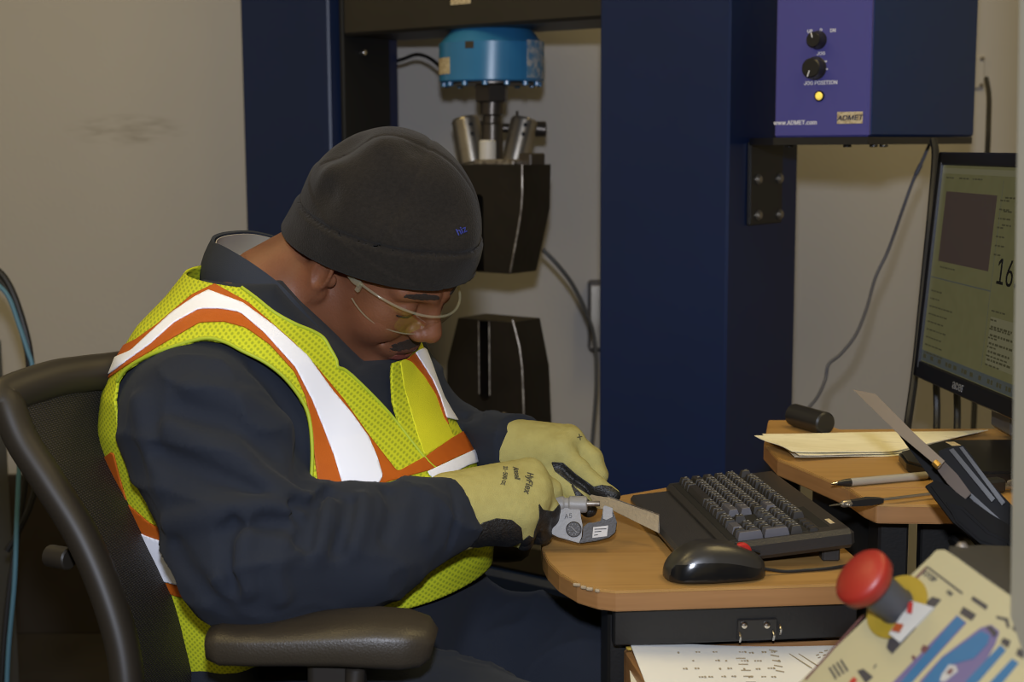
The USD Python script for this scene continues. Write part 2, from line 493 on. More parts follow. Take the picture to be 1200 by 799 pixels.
m = mats

mc = K - T * (LM / 2 + WC / 2) - N * .15
mach = thing('testing_machine', 'navy blue two-column testing machine with wedge grips behind the man', 'testing machine', (mc[0], mc[1], 0))


def col(corner, s, top=2.62):
    c = corner - T * WC / 2 - N * s / 2
    return bbox((c[0], c[1], (top + .3) / 2), (WC, s, top - .3), .004, AM)


c1 = obj('column', col(K, SC), m['navy_paint'], mach)
c2 = obj('column', col(K2, SL), m['navy_paint'], mach)
# inner guide of the left column: a black way cover behind the front lip
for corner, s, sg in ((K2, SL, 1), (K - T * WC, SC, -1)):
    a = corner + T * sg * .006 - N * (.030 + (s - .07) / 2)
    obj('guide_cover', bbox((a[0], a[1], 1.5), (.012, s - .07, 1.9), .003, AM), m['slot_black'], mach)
# crosshead between the columns
zcr = PPL(700, 20, K, N)[2]
h0, h1 = K2 + T * .012, K - T * (WC + .0)
xc = (h0 + h1) / 2 - N * .125
cross = obj('crosshead', bbox((xc[0], xc[1], zcr + .14), (np.linalg.norm(h1 - h0), .19, .28), .006, AM), m['crosshead_paint'], mach)
q = PPL(540, -4, xc + N * .095, N)
obj('decal', bbox(q + N * .001, (.05, .002, .03), .0004, AM), m['cream_label'], cross)
# base of the machine
b = K - T * (LM / 2 + WC / 2) - N * .14
obj('base', bbox((b[0], b[1], .19), (LM + WC + .06, .40, .38), .01, AM), m['navy_paint'], mach)
obj('base_table', bbox((b[0], b[1], .41), (LM + WC, .36, .06), .006, AM), m['crosshead_paint'], mach)

# load cell: pixel axis 576; depth from the middle of the crosshead
def onax(px, py): return PPL(px, py, xc, N)
ax = onax(576, 60); ax[2] = 0


def zat(py): return PPL(576, py, ax, (0, 1, 0))[2]


def rpx(n): return px_m(n, (ax - CAM) @ FW)


z1, z0, zt = zat(50), zat(97), zcr
R = rpx(58)
cell = obj('load_cell', lathe([(R - .003, z0), (R, z0 + .003), (R, z1 - .003), (R - .004, z1), (rpx(44), zt + .002)], ax, Z, 64), m['cell_blue'], mach)
for k in range(14):
    a = k * 2 * math.pi / 14 + .1; p = ax + np.array([math.cos(a), math.sin(a), 0]) * (R - .010) + Z * z0
    obj('bolt', rod(p - Z * .008, p + Z * .001, .006, n=10), m['cell_blue'], cell)
obj('bottom_plate', lathe([(R - .018, z0 - .004), (R - .018, z0 + .002)], ax, Z, 48), m['dark_steel'], cell)


def arcpatch(px0, px1, py0, py1, mat, name, parent, r=None):
    """a thin patch hugging the drum"""
    r = (R if r is None else r); out = []
    def ang(px):
        x = (px - 576) / 58.0; return -math.asin(np.clip(x, -.999, .999))
    vdir = unit(np.array([ax[0], ax[1], 0]) - np.array([CAM[0], CAM[1], 0])); base = math.atan2(-vdir[1], -vdir[0])
    a0, a1 = base - ang(px0), base - ang(px1)
    n = 14; A = np.linspace(a0, a1, n); zb, zt_ = zat(py1), zat(py0); vs = []
    for rr in (r - .001, r + .0007):
        for zz in (zb, zt_):
            vs.append(np.stack([ax[0] + rr * np.cos(A), ax[1] + rr * np.sin(A), np.full(n, zz)], 1))
    v = np.vstack(vs); f = []
    for i in range(n - 1):
        o = lambda s, k: s * n + k
        f += [[o(2, i), o(2, i + 1), o(3, i + 1)], [o(2, i), o(3, i + 1), o(3, i)], [o(3, i), o(3, i + 1), o(1, i + 1)], [o(3, i), o(1, i + 1), o(1, i)], [o(0, i), o(2, i + 1), o(2, i)], [o(0, i), o(0, i + 1), o(2, i + 1)]]
    f += [[o(0, 0), o(2, 0), o(3, 0)], [o(0, 0), o(3, 0), o(1, 0)], [o(0, n - 1), o(3, n - 1), o(2, n - 1)], [o(0, n - 1), o(1, n - 1), o(3, n - 1)]]
    return obj(name, (v, np.array(f)), m[mat], parent)


arcpatch(518.5, 531, 69, 88, 'cream_label', 'label_plate', cell)
arcpatch(614, 633.5, 50, 93, 'scratched', 'scratched_patch', cell)
arcpatch(548, 557, 52, 60, 'dark_steel', 'port', cell)
dc = (ax - CAM) @ FW
def turn(mesh, deg):
    v, f = mesh; c, s_ = math.cos(math.radians(deg)), math.sin(math.radians(deg)); q = v - ax; q = np.stack([q[:, 0] * c - q[:, 1] * s_, q[:, 0] * s_ + q[:, 1] * c, q[:, 2]], 1); return q + ax, f


zA = zat(103); zB = zat(120); zC = zat(160); zD = zat(190)
obj('hex_nut', turn(lathe([(rpx(17), zB), (rpx(19), zB + .003), (rpx(19), zA + .006), (rpx(17), zA + .014)], ax, unit(Z), 6), 21), m['dark_steel'], mach, smooth=False)
obj('coupling_rod', lathe([(rpx(12), zD - .01), (rpx(12), zat(146)), (rpx(10), zat(144)), (rpx(10), zat(136)), (rpx(13), zat(134)), (rpx(13), zB + .004)], ax, Z, 28), m['dark_steel'], mach)
obj('collar', lathe([(rpx(9), zD - .01), (rpx(9.5), zat(182)), (rpx(9.5), zat(166)), (rpx(8), zat(164))], ax + T * .004 + N * .02, Z, 24), m['white_nylon'], mach)

# wedge grips. profile in the machine's front plane, taken on the front face plane through the axis
GD = .20                                                   # depth of a grip block
fo = ax + N * GD / 2                                       # front face plane


def fp(px, py, o=fo): return PPL(px, py, o, N)


def tcoord(p): return float((p - ax) @ T)


def grip(name, yt, ym, yb, xt, xm, xb, slot, label):
    """profile of the front face at three heights: (left px, right px)"""
    lv = [(yt, xt), (ym, xm), (yb, xb)]; dd = {yt: GDv[0], ym: GDv[1], yb: GDv[2]}
    pts = []
    for (y, (xa, xb_)) in lv:
        a, b = fp(xa, y), fp(xb_, y)
        z_ = (a[2] + b[2]) / 2
        for pq in (a, b):
            for dep in (0, dd[y]):
                p = pq - N * dep; p[2] = z_; pts.append(p)
    allp = np.array(pts)
    # upper and lower halves are each convex; joined with a tiny chamfer through hull of inset copies
    H1, H2 = man(hull(allp[:8])), man(hull(allp[4:]))
    s0, s1, sw = slot
    a, b = fp(sw[0], s0), fp(sw[1], s1); wdt = tcoord(b) - tcoord(a); c = (a + b) / 2
    zt_, zb_ = max(a[2], b[2]), min(a[2], b[2])
    cut = cat(bbox((c[0], c[1], (zt_ + zb_) / 2), (wdt, .11, zt_ - zb_), .001, AM))
    yend = zb_ if name == 'lower_grip' else zt_
    cyl_ = rod(np.array([c[0], c[1], yend]) + N * .055, np.array([c[0], c[1], yend]) - N * .055, wdt / 2, n=20, bev=0)
    G = (H1 + H2) - man(cut) - man(cyl_)
    g = obj(name, G, m['grip_steel'], mach, smooth=30, label=label)
    # worn bright edges: slim chamfer strips along the front corner and the slot
    for edge in ([1, 3, 5][:0] or [0]):
        e = []
        for (y, (xa, xb_)) in lv: e.append(fp(xb_, y) + N * .0005)
        obj('worn_edge', tube(e, .0022, 6, 3), m['worn_edge'], g)
    for side in (-1, 1):
        sp = [np.array([c[0], c[1], zz]) + T * side * (wdt / 2) + N * ((fo - c) @ N + .0003) for zz in (zt_, (zt_ + zb_) / 2, zb_)]
        if side == -1 or name == 'lower_grip': obj('worn_edge', tube(sp, .0014, 6, 2), m['worn_edge'], g)
    # wedge inside the slot
    w = c - N * .05; obj('wedge', bbox((w[0], w[1], (zt_ + zb_) / 2), (wdt * .98, .012, (zt_ - zb_) * .98), .001, AM), m['slot_black'], g)
    return g, lv, c


GDv = (.095, .10, .085)
GDv = (.082, .100, .100)
GDv = (.090, .090, .098)
lo_g, lv, lc = grip('lower_grip', 375, 430, 560, (537, 601), (524, 612), (523, 615), (376, 463, (561, 574)), 'black steel lower wedge grip, tapering upwards, with bright worn edges')
GDv = (.094, .094, .086)
up_g, lvu, uc = grip('upper_grip', 193, 245, 319, (526, 612), (526, 611), (534, 598), (234, 318, (556, 567)), 'black steel upper wedge grip, tapering downwards')
# bright hinge pin and top plates
p = fp(591, 487) + N * .001; obj('pin', rod(p - N * .01, p + N * .003, rpx(4), n=14), m['worn_edge'], lo_g)
gc = np.mean([fp(537, 375), fp(601, 375)], 0) - N * .05
obj('piston', rod((gc[0], gc[1], .44), (gc[0], gc[1], fp(560, 555)[2] + .01), .07, n=32), m['dark_steel'], mach)
tp = np.mean([fp(545, 193), fp(604, 193)], 0) - N * .047
obj('top_plate', bbox(tp + Z * .004, (.10, .075, .012), .003, AM), m['worn_edge'], up_g)
obj('top_block', bbox(fp(600, 190) - N * .065 + T*.0 + Z * .002, (.03, .05, .03), .003, AM), m['dark_steel'], up_g)
for (xa, ya, xb_, yb_, rr, dd) in ((555, 192, 545, 138, 16.5, 0), (603, 192, 615, 139, 16, .0)):
    a = P(xa, ya, dc - .03); b_ = P(xb_, yb_, dc - .03); u = unit(b_ - a)
    cyl_ = obj('clamp_cylinder', lathe([(rpx(rr) * .9, 0), (rpx(rr), .003), (rpx(rr), np.linalg.norm(b_ - a) - .006), (rpx(rr) - .004, np.linalg.norm(b_ - a)), (rpx(rr) - .008, np.linalg.norm(b_ - a) + .001)], a, u, 36), m['satin_steel'], mach)
    s = -1 if xb_ < 560 else 1
    A = axes(u, -FW)
    for hh in (.82, .62):
        pp = a + (b_ - a) * hh - FW * (rpx(rr) * .93) + T * (s * -.012 if s < 0 else .006)
        obj('port', rod(pp, pp - FW * .0025, .0045, n=10), m['slot_black'], cyl_)
    # knob behind each cylinder
    kx = a + (b_ - a) * .8 + FW * .02 + RT * rpx(13 if s < 0 else 20)
    obj('clamp_knob', rod(kx - RT * .012, kx + RT * .014, rpx(9), n=16), m['dark_steel'], cyl_)
pv = P(606, 139, dc - .03); obj('lever_pin', rod(pv, pv + Z * .016, .003, n=8), m['dark_steel'], mach)
bl = P(573, 150, dc + .03); obj('cross_bar', rod(bl - RT * .055, bl + RT * .06, .010, n=14), m['dark_steel'], mach)
p = PPL(423, 62, K2 + T * .013, T); obj('bolt', rod(p, p + T * .012, .006, n=10), m['bright_steel'], mach)

# hose from the upper grip to the junction box on the wall, cable of the load cell
M('hose_grey', (.10, .095, .085), .5)
hp = [P(636, 292, dc - .01), P(655, 312, dc), P(672, 335, dc + .02), P(688, 368, dc + .05), P(697, 400, dc + .08), P(699, 450, dc + .10), P(694, 520, dc + .12), P(688, 600, dc + .1)]
single('grip_hose', tube(hp, .0046, 10), m['hose_grey'], 'grey hydraulic hose bending down from the upper grip towards the blue column', 'hose')
single('sensor_cable', tube([P(440, 78, dc + .14), P(470, 70, dc + .10), P(488, 64, dc + .06), P(503, 68, dc + .02), P(517, 79, dc), P(521, 82, dc - .01)], .0042, 8), m['black_plastic'], 'short black cable arching into the side of the blue load cell', 'cable')
M('outlet_grey', (.10, .10, .115), .5)
jb = thing('junction_box', 'small grey junction box on the wall, half hidden by the right blue column', 'junction box', PPL(702, 430, (0, WY, 0), (0, 1, 0)))
q0, q1 = PPL(690, 330, (0, WY - .06, 0), (0, 1, 0)), PPL(716, 412, (0, WY - .06, 0), (0, 1, 0))
obj('body', bbox(((q0[0] + q1[0]) / 2, WY - .03, (q0[2] + q1[2]) / 2), (q1[0] - q0[0], .06, q0[2] - q1[2]), .006), m['outlet_grey'], jb)
obj('cover', bbox(((q0[0] + q1[0]) / 2, WY - .061, (q0[2] + q1[2]) / 2), ((q1[0] - q0[0]) * .86, .006, (q0[2] - q1[2]) * .9), .002), m['satin_steel'], jb)

# ------------------------------------------------------------------ control box on its bracket
Kb = PPL(1018, 160, (0, 2.3, 0), (0, 1, 0))
from scipy.optimize import brentq
WB = brentq(lambda w: proj(Kb - T * w)[0] - 907.5, .02, .6); SB = brentq(lambda s: proj(Kb - N * s)[0] - 1141.5, .05, 1.5)
M('panel_violet', (.075, .072, .29), .42, bump=(600, .0002))
M('box_blue', (.006, .030, .125), .4, bump=(700, .0002))
M('print_white', (.75, .75, .78), .6)
M('lamp_yellow', (.9, .7, .1), .4, emit=((1, .68, .12), .55))
zb0 = Kb[2]; HB = .40
cb = Kb - T * WB / 2 - N * SB / 2
box = thing('control_box', 'blue and violet control box with two black knobs, on the black shelf bracket', 'control box', (cb[0], cb[1], zb0))
obj('housing', bbox((cb[0] - N[0] * .004, cb[1] - N[1] * .004, zb0 + HB / 2), (WB - .001, SB - .008, HB), .004, AM), m['box_blue'], box)
fpn = obj('front_panel', bbox((Kb - T * WB / 2 - N * .004) * [1, 1, 0] + Z * (zb0 + HB / 2), (WB, .012, HB), .003, AM), m['panel_violet'], box)
FO = Kb + N * .002                                          # front plane


def bp(px, py): return PPL(px, py, FO, N)


for (px, py, r) in ((959, 47, 9.5), (956, 80, 12)):
    p = bp(px, py); rr = px_m(r, 2.4)
    kn = obj('knob', lathe([(rr * 1.1, 0), (rr * 1.1, .003), (rr, .005), (rr * .92, .018), (rr * .8, .020)], p, N, 24), m['black_satin'], box)
    e = p + N * .0205; d = unit(-T * .3 + Z) if r < 10 else unit(-T * .35 - Z)
    obj('pointer', bbox(e + d * rr * .55, (.0018, .001, rr * .6), .0003, np.array([np.cross(N, d), N, d])), m['print_white'], kn)
for (px, py, dx) in ((944, 76, 0), (956, 69, 0), (967, 72, 0), (968, 81, 0)):
    p = bp(px, py); obj('scale_mark', bbox(p, (.006, .0012, .0022), .0003, AM), m['print_white'], box)
p = bp(960.5, 112.5); lr = px_m(4.5, 2.4)
il = obj('indicator_lamp', lathe([(lr, 0), (lr, .003), (lr * .6, .006)], p, N, 18), m['lamp_yellow'], box)
obj('lamp_ring', lathe([(lr * 1.35, 0), (lr * 1.35, .0022), (lr * 1.05, .003)], p, N, 18), m['slot_black'], il)


def btext(s, px, py, h, squash=1.0, bold=True):
    obj('lettering', flat_text(s, px_m(h, 2.4), bp(px, py), T, Z, bold, .0006, squash, True), m['print_white'], box, smooth=False)


btext('UP', 949, 38.5, 3.6); btext('0', 962, 37.5, 3.8); btext('DN', 976, 37.5, 3.6); btext('JOG', 962, 64.5, 3.6); btext('JOG POSITION', 961.5, 99, 4.0, 1.0)
btext('www.ADMET.com', 931.5, 146, 4.6, 1.0)
lp = bp(996, 138)
lg = obj('logo_plate', bbox(lp, (px_m(28, 2.35) / math.cos(math.radians(26)), .002, px_m(13.5, 2.35)), .0005, AM), m['cream_label'], box)
M('ink_navy', (.02, .02, .05), .6)
obj('logo_lettering', flat_text('ADMET', px_m(5.6, 2.35), lp + N * .0011 - Z * .0036, T + Z * .02, Z + T * .25, True, .0005, 1.15, True), m['ink_navy'], lg, smooth=False)

so = K - N * 0                                             # right face plane of the column
def sp(px, py): return PPL(px, py, K + T * .004, T)
br = thing('shelf_bracket', 'black steel L bracket bolted to the right blue column, carrying the control box', 'bracket', sp(897, 262))
a, b_, c_ = sp(878, 166), sp(916, 166), sp(897, 262)
obj('wall_plate', bbox((a + b_) / 2 * [1, 1, 0] + Z * (a[2] + c_[2]) / 2, (.008, np.linalg.norm((b_ - a)[:2]), a[2] - c_[2]), .002, AM), m['black_satin'], br)
zs = zb0 - .0005
foot = np.array([a[:2], b_[:2], (Kb + N * .004)[:2], (Kb - T * WB + N * .004)[:2], (Kb - N * (SB - .01))[:2]])
pts = np.vstack([np.c_[foot, np.full(5, zs)], np.c_[foot, np.full(5, zs - .012)]])
obj('shelf_plate', hull(pts), m['black_satin'], br)
for (px, py) in ((886, 210), (911, 209), (886, 252), (911, 251)):
    p = sp(px, py); obj('bolt', lathe([(.0095, 0), (.0095, .003), (.006, .007)], p + T * .003, T, 14), m['satin_steel'], br)
for (px, r) in ((917, 5), (985, 4), (1015, 6), (1034, 5)):
    p = PZ(px, 163, zs - .012) if False else Kb - T * (WB * (1018 - px) / 110 if px < 1018 else 0) - N * (.03 if px < 1018 else .06) ; p = p * [1, 1, 0] + Z * (zs - .012)
    obj('screw_head', rod(p, p - Z * .004, .007, n=12), m['black_satin'], br)
# cable entry plate on the wall right of the box and cables there
sw = thing('wall_plate', 'small pale wall plate right of the control box', 'wall plate', PPL(1146, 105, (0, WY, 0), (0, 1, 0)))
q0, q1 = PPL(1138, 65, (0, WY, 0), (0, 1, 0)), PPL(1148, 104, (0, WY, 0), (0, 1, 0))
obj('plate', bbox(((q0[0] + q1[0]) / 2, WY - .004, (q0[2] + q1[2]) / 2), (.04, .008, q0[2] - q1[2]), .003), m['wall_paint'], sw)
obj('screw', rod(((q0[0] + q1[0]) / 2 + .012, WY - .012, q0[2] - .008), ((q0[0] + q1[0]) / 2 + .012, WY - .006, q0[2] - .008), .005, n=10), m['satin_steel'], sw)
obj('screw', rod(((q0[0] + q1[0]) / 2 + .012, WY - .012, q1[2] + .008), ((q0[0] + q1[0]) / 2 + .012, WY - .006, q1[2] + .008), .005, n=10), m['satin_steel'], sw)
single('wall_cable', tube([P(1156, 92, 3.3), P(1159, 112, 3.2), P(1158.5, 140, 3.1), P(1157, 180, 3.0), P(1150, 300, 2.9), P(1140, 520, 2.8)], .0055, 8), m['black_plastic'], 'black cable hanging down the wall right of the control box', 'cable')

# ------------------------------------------------------------------ desks
nodes = {'tc': ('texture_coordinate', {}), 'mp': ('mapping', {'scale': (2.0, 26, 26), 'rotation': (0, 0, .25)}), 'n': ('noise_texture', {'scale': 1.6, 'detail': 5, 'distortion': .6}),
         'r': ('rgb_ramp', {'ramp': [(.3, (.37, .205, .060)), (.55, (.43, .245, .078)), (.75, (.33, .175, .050))]}), 'p': ('principled_bsdf', {'roughness': .42, 'specular_ior_level': .4})}
links = [('tc.object', 'mp.vector'), ('mp.vector', 'n.vector'), ('n.fac', 'r.fac'), ('r.color', 'p.base_color')]
m['oak'] = usdkit.material(stage, '/World/Looks/oak', nodes, links, surface='p.BSDF')
M('oak_edge', (.33, .165, .060), .45, var=(9, .35, .7), col2=(.26, .125, .042), stretch=(.5, .5, 9))
M('desk_black', (.010, .0095, .009), .45, bump=(300, .0002))
M('pale_panel', (.31, .30, .245), .5)
M('raw_board', (.45, .36, .24), .7, var=(150, .4, .6), col2=(.33, .25, .15))
D1 = .74


def flat(pts, z): return np.array([PZ(x, y, z)[:2] for x, y in pts])


def smooth_poly(xy, r):
    g = Polygon(xy).buffer(-r, quad_segs=8).buffer(r, quad_segs=8); return g


out1 = flat([(634, 632), (636, 646), (642, 658), (655, 671), (676, 683), (700, 690), (722, 692.5), (850, 688.5), (990, 684), (1014, 681), (1012, 660), (985, 637), (930, 600), (880, 570), (780, 571), (700, 585), (655, 607)], D1)
g1 = smooth_poly(out1, .006)
c0 = np.array(g1.centroid.coords[0])
desk = thing('keyboard_desk', 'oak desk corner with rounded edge carrying the keyboard and mouse', 'desk', (c0[0], c0[1], 0))
th1 = .0225
obj('edge_band', extr(g1, D1 - th1, D1 - .0016, cham=.0015), m['oak_edge'], desk)
obj('tabletop', extr(g1.buffer(-.0008), D1 - .004, D1, cham=.001), m['oak'], desk)
# chipped veneer along the near corner
for (px, py, a) in ((676, 683.4, .008), (684, 686.3, .006), (691, 688.2, .007), (700, 690.2, .005)):
    p = PZ(px, py, D1); obj('chip', bbox(p - Z * .0016, (a, .0035, .0034), .0008, axes(Z, (1, -.35, 0))), m['raw_board'], desk)
a0, a1 = PZ(722, 692.5, D1), PZ(1030, 682.5, D1)
e = unit((a1 - a0) * [1, 1, 0]); nb = np.cross(Z, e)            # nb: away from the camera
A1 = np.array([e, nb, Z])
L1 = np.linalg.norm((a1 - a0)[:2]); ap0 = PPL(719, 757, a0 + nb * .012, nb)
za = ap0[2]; hA = D1 - th1 - za
L1 = float((PZ(1010, 683, D1) - a0) @ e); ac = a0 + e * (L1 / 2) + nb * .021
obj('apron', bbox((ac[0], ac[1], za + hA / 2), (L1, .018, hA), .0015, A1), m['desk_black'], desk)
for s in (0, 1):
    q = a0 + e * (.012 + s * (L1 - .03)) + nb * .06
    obj('leg', bbox((q[0], q[1], (D1 - th1) / 2), (.03, .05, D1 - th1), .003, A1), m['desk_black'], desk)
    q = q + nb * .20; obj('leg', bbox((q[0], q[1], (D1 - th1) / 2), (.03, .05, D1 - th1), .003, A1), m['desk_black'], desk)


def app(px, py): return PPL(px, py, a0 + nb * .0115, nb)


p = (app(864, 725) + app(910, 749)) / 2; w = np.linalg.norm((app(910, 737) - app(864, 737))[:2]); h = app(887, 725)[2] - app(887, 749)[2]
hg = obj('hinge_plate', bbox(p - nb * .001, (w, .003, h), .0008, A1), m['black_satin'], desk)
for px in (871, 897.5):
    q = app(px, 731.5); obj('screw', lathe([(.0042, 0), (.0042, .001), (.0028, .0032), (.0008, .0038)], q - nb * .0025, -nb, 16), m['bright_steel'], hg)
for (px, py) in ((866, 744), (905, 742), (913, 735)):
    q = app(px, py); obj('clip', tube([q - nb * .003 + Z * .004, q - nb * .007, q - nb * .004 - Z * .006], .0012, 6, 3), m['bright_steel'], hg)

# raised monitor desk
D2 = .80
out2 = flat([(895, 520), (911, 537.5), (930, 545), (996, 573), (1012, 584), (1027, 590.5), (1060, 591), (1112, 591.5), (1260, 594), (1250, 502), (1100, 502), (985, 503), (955, 492), (900, 492)], D2)
g2 = smooth_poly(out2, .004); c0 = np.array(g2.centroid.coords[0])
desk2 = thing('monitor_desk', 'raised oak desk carrying the monitor, papers and pen', 'desk', (c0[0], c0[1], 0))
obj('edge_band', extr(g2, D2 - .0225, D2 - .0016, cham=.0015), m['oak_edge'], desk2)
obj('tabletop', extr(g2.buffer(-.0008), D2 - .004, D2, cham=.001), m['oak'], desk2)
b0, b1 = PZ(1034, 590, D2), PZ(1240, 590, D2)
for (px, py, dx, dy) in ((1040, 582, .045, .0), (917, 515, .04, .04)):
    q = PZ(px, py, D2); obj('leg', bbox((q[0] + .01, q[1] + .03, (D2 - .0225) / 2), (.035, .05, D2 - .0225), .003), m['desk_black'], desk2)
q0, q1 = PZ(1046, 582, D2), PZ(1240, 582, D2)
obj('front_panel', bbox(((q0[0] + q1[0]) / 2 + .02, q0[1] + .03, .45), (q1[0] - q0[0] - .04, .018, .65), .002), m['desk_black'], desk2)
q0, q1 = PZ(917, 530, D2), PZ(1040, 578, D2); ee = unit((q1 - q0) * [1, 1, 0])
qc = (q0 + q1) / 2 + np.cross(Z, ee) * .03
obj('side_panel', bbox((qc[0], qc[1], .45), (np.linalg.norm((q1 - q0)[:2]) - .08, .018, .65), .002, np.array([ee, np.cross(Z, ee), Z])), m['desk_black'], desk2)
t0 = PZ(984, 568, D2)
obj('joint', bbox(PZ(1042, 572, D2) + Z * .0002, (.10, .0012, .0006), .0001), m['oak_edge'], desk2)

# lower pull-out tray in front
DT = za - .010
r0, r1 = PZ(731, 760.5, DT), PZ(1000, 745.5, DT)
et = unit((r1 - r0) * [1, 1, 0]); nt = np.cross(Z, et); AT = np.array([et, nt, Z]); LT = np.linalg.norm((r1 - r0)[:2]) + .02
tray = thing('pull_out_tray', 'low wooden tray under the desk holding printed sheets', 'tray', (r0 + et * LT / 2 - nt * .15) * [1, 1, 0] + Z * (DT - .05))
bk = r0 + et * LT / 2 - nt * .005
obj('back_rail', bbox(bk - Z * .02, (LT, .010, .04), .0015, AT), m['oak_edge'], tray)
for s in (0, 1): obj('side_rail', bbox(r0 + et * (.004 + s * (LT - .008)) - nt * .17 - Z * .022, (.008, .33, .044), .0015, AT), m['oak_edge'], tray)
obj('bottom', bbox(r0 + et * LT / 2 - nt * .17 - Z * .042, (LT, .33, .008), .001, AT), m['oak'], tray)
q = r0 + et * .006 - nt * .004 + Z * .001; obj('plug', rod(q, q + Z * .003, .0045, n=12), M('plug_yellow', (.55, .36, .05), .5), tray)
# tray runners down to the floor, so that the tray is carried
for s in (0, 1):
    q = r0 + et * (.05 + s * (LT - .1)) - nt * .1
    obj('support', bbox((q[0], q[1], (DT - .046) / 2), (.03, .2, DT - .046), .003, AT), m['desk_black'], tray)

# pale door edge in the right foreground, leaning a little
dp = 1.0
a, b = P(1195.5, -60, dp), P(1182, 860, dp); u = unit(a - b)
low = b - u * (b[2] / u[2]); high = a + u * ((2.2 - a[2]) / u[2])
ww = RT * .30
pts = []
for q in (low, high):
    for dx in (0, .30):
        for dy in (-.035, 0): pts.append(q + np.array([dx, dy, 0]))
single('partition_panel', hull(pts), m['pale_panel'], 'pale beige panel edge standing at the right edge of the frame', 'panel', smooth=20)

# ------------------------------------------------------------------ keyboard
kb = [(790, 655), (992, 620), (886, 557), (745, 590)]            # near-left (user side), near-right, far-right, far-left on the case top
k0, k1 = PZ(803, 659, D1 + .012), PZ(738, 583, D1 + .012)        # palm rest edge: near end, far end
eL = unit((k1 - k0) * [1, 1, 0])                                 # along the length, away from the camera
eD = np.cross(eL, Z)                                             # from the user to the back row
kw = float((PZ(990, 619, D1 + .032) - k0) @ eD)
KW, KL = min(max(kw, .17), .235), float(np.linalg.norm(k1 - k0)); print('keyboard', kw, KL)
UL, UD = .0187 * KL / .455, (KW - .052 - .046) / 6.35
KT = math.radians(5.0)
eDt = unit(eD * math.cos(KT) + Z * math.sin(KT)); eN = np.cross(eDt, eL); eN = eN if eN[2] > 0 else -eN
AK = np.array([eL, eDt, eN]);
if np.linalg.det(AK) < 0: AK = np.array([-eL, eDt, eN]);
ko = k0 * [1, 1, 0] + Z * (D1 + .0045)


def kp(l, d, n): return ko + eL * l + eDt * d + eN * n


M('key_black', (.030, .027, .024), .36, var=(40, .3, .8), col2=(.045, .041, .036))
M('key_grey', (.090, .087, .098), .4)
M('legend_grey', (.34, .32, .27), .6)
M('case_black', (.032, .029, .026), .36, bump=(500, .0003))
M('palm_black', (.042, .039, .036), .33, bump=(700, .0004))
kbd = thing('keyboard', 'black full size computer keyboard with grey accent keys, lying askew on the oak desk', 'keyboard', ko + eL * .2)
PR = .052                                                        # palm rest depth
Ak2 = np.array([eL, eDt, eN]) if np.linalg.det(np.array([eL, eDt, eN])) > 0 else np.array([eDt, eL, eN])


def kbox(l0, l1, d0, d1, n0, n1, r):
    c = kp((l0 + l1) / 2, (d0 + d1) / 2, (n0 + n1) / 2)
    return bbox(c, (d1 - d0, l1 - l0, n1 - n0) if Ak2[0] @ eDt > .9 else (l1 - l0, d1 - d0, n1 - n0), r, Ak2)


obj('case', kbox(0, KL, PR - .004, KW, -.001, .021, .005), m['case_black'], kbd)
obj('palm_rest', kbox(.003, KL - .003, 0, PR, 0, .012, .004), m['palm_black'], kbd)
obj('key_well', kbox(.012, KL - .012, PR + .002, KW - .036, .0195, .0218, .001), m['slot_black'], kbd)


def key(l, d, w=1, dd=1, mat='key_black', name='key', hgt=.0088):
    """l: from the near end; d: row line; sizes in key units"""
    lw, dw = UL * w - .0016, UD * dd - .0018; pts = []
    for n_, ins in ((.0205, 0), (.0245, .0005), (.0205 + hgt, .0020), (.0210 + hgt, .0026)):
        for sl in (-1, 1):
            for sd in (-1, 1): pts.append(kp(l + sl * (lw / 2 - ins), d + sd * (dw / 2 - ins) + (n_ - .02) * .08, n_ - (0 if True else 0)))
    return obj(name, hull(pts), m[mat], kbd, smooth=30)


row0 = PR + .010
rows = [row0 + UD * (i + .5) for i in range(5)]
Lx = lambda u: KL - .012 - u * UL                                # u counted from the keyboard's left (far) end
# bottom row to number row: lists of (width, grey?)
layout = [[(1.25, 0), (1.25, 0), (1.25, 0), (6.25, 0), (1.25, 0), (1.25, 0), (1.25, 0), (1.25, 0)],
          [(2.25, 0)] + [(1, 0)] * 10 + [(2.75, 1)],
          [(1.75, 0)] + [(1, 0)] * 11 + [(2.25, 1)],
          [(1.5, 0)] + [(1, 0)] * 12 + [(1.5, 0)],
          [(1, 0)] * 13 + [(2, 1)]]
legend = []
for r, lst in enumerate(layout):
    x = 0
    for w, g in lst:
        if w == 6.25: key(Lx(x + w / 2), rows[r], w, 1, 'key_black', 'space_bar')
        else: key(Lx(x + w / 2), rows[r], w, 1, 'key_grey' if g else 'key_black', 'key'); legend.append((Lx(x + w / 2), rows[r], w))
        x += w
for k in range(3):                                               # arrows and editing block
    for r in ((0, 3, 4) if k != 1 else (0, 1, 3, 4)):
        key(Lx(15.35 + k + .5), rows[r]); legend.append((Lx(15.35 + k + .5), rows[r], 1))
for r in range(5):                                               # number pad
    for k in range(4):
        if k == 3 and r in (0, 2): continue
        if r == 0 and k == 1: continue
        l = Lx(18.7 + k + .5)
        if r == 0 and k == 0: key(Lx(18.7 + 1), rows[0], 2, 1, 'key_grey'); continue
        if k == 3 and r in (1, 3): key(l, rows[r] + (-UD / 2 if r == 1 else -UD / 2), 1, 2, 'key_grey'); continue
        key(l, rows[r]); legend.append((l, rows[r], 1))
rf = rows[4] + UD * 1.3
for u in [0] + [2 + i for i in range(4)] + [6.5 + i for i in range(4)] + [11 + i for i in range(4)] + [15.35 + i for i in range(3)]:
    key(Lx(u + .5), rf); legend.append((Lx(u + .5), rf, 1))
for i in range(4): key(Lx(18.7 + i + .5), rf, .9, .7, hgt=.004)
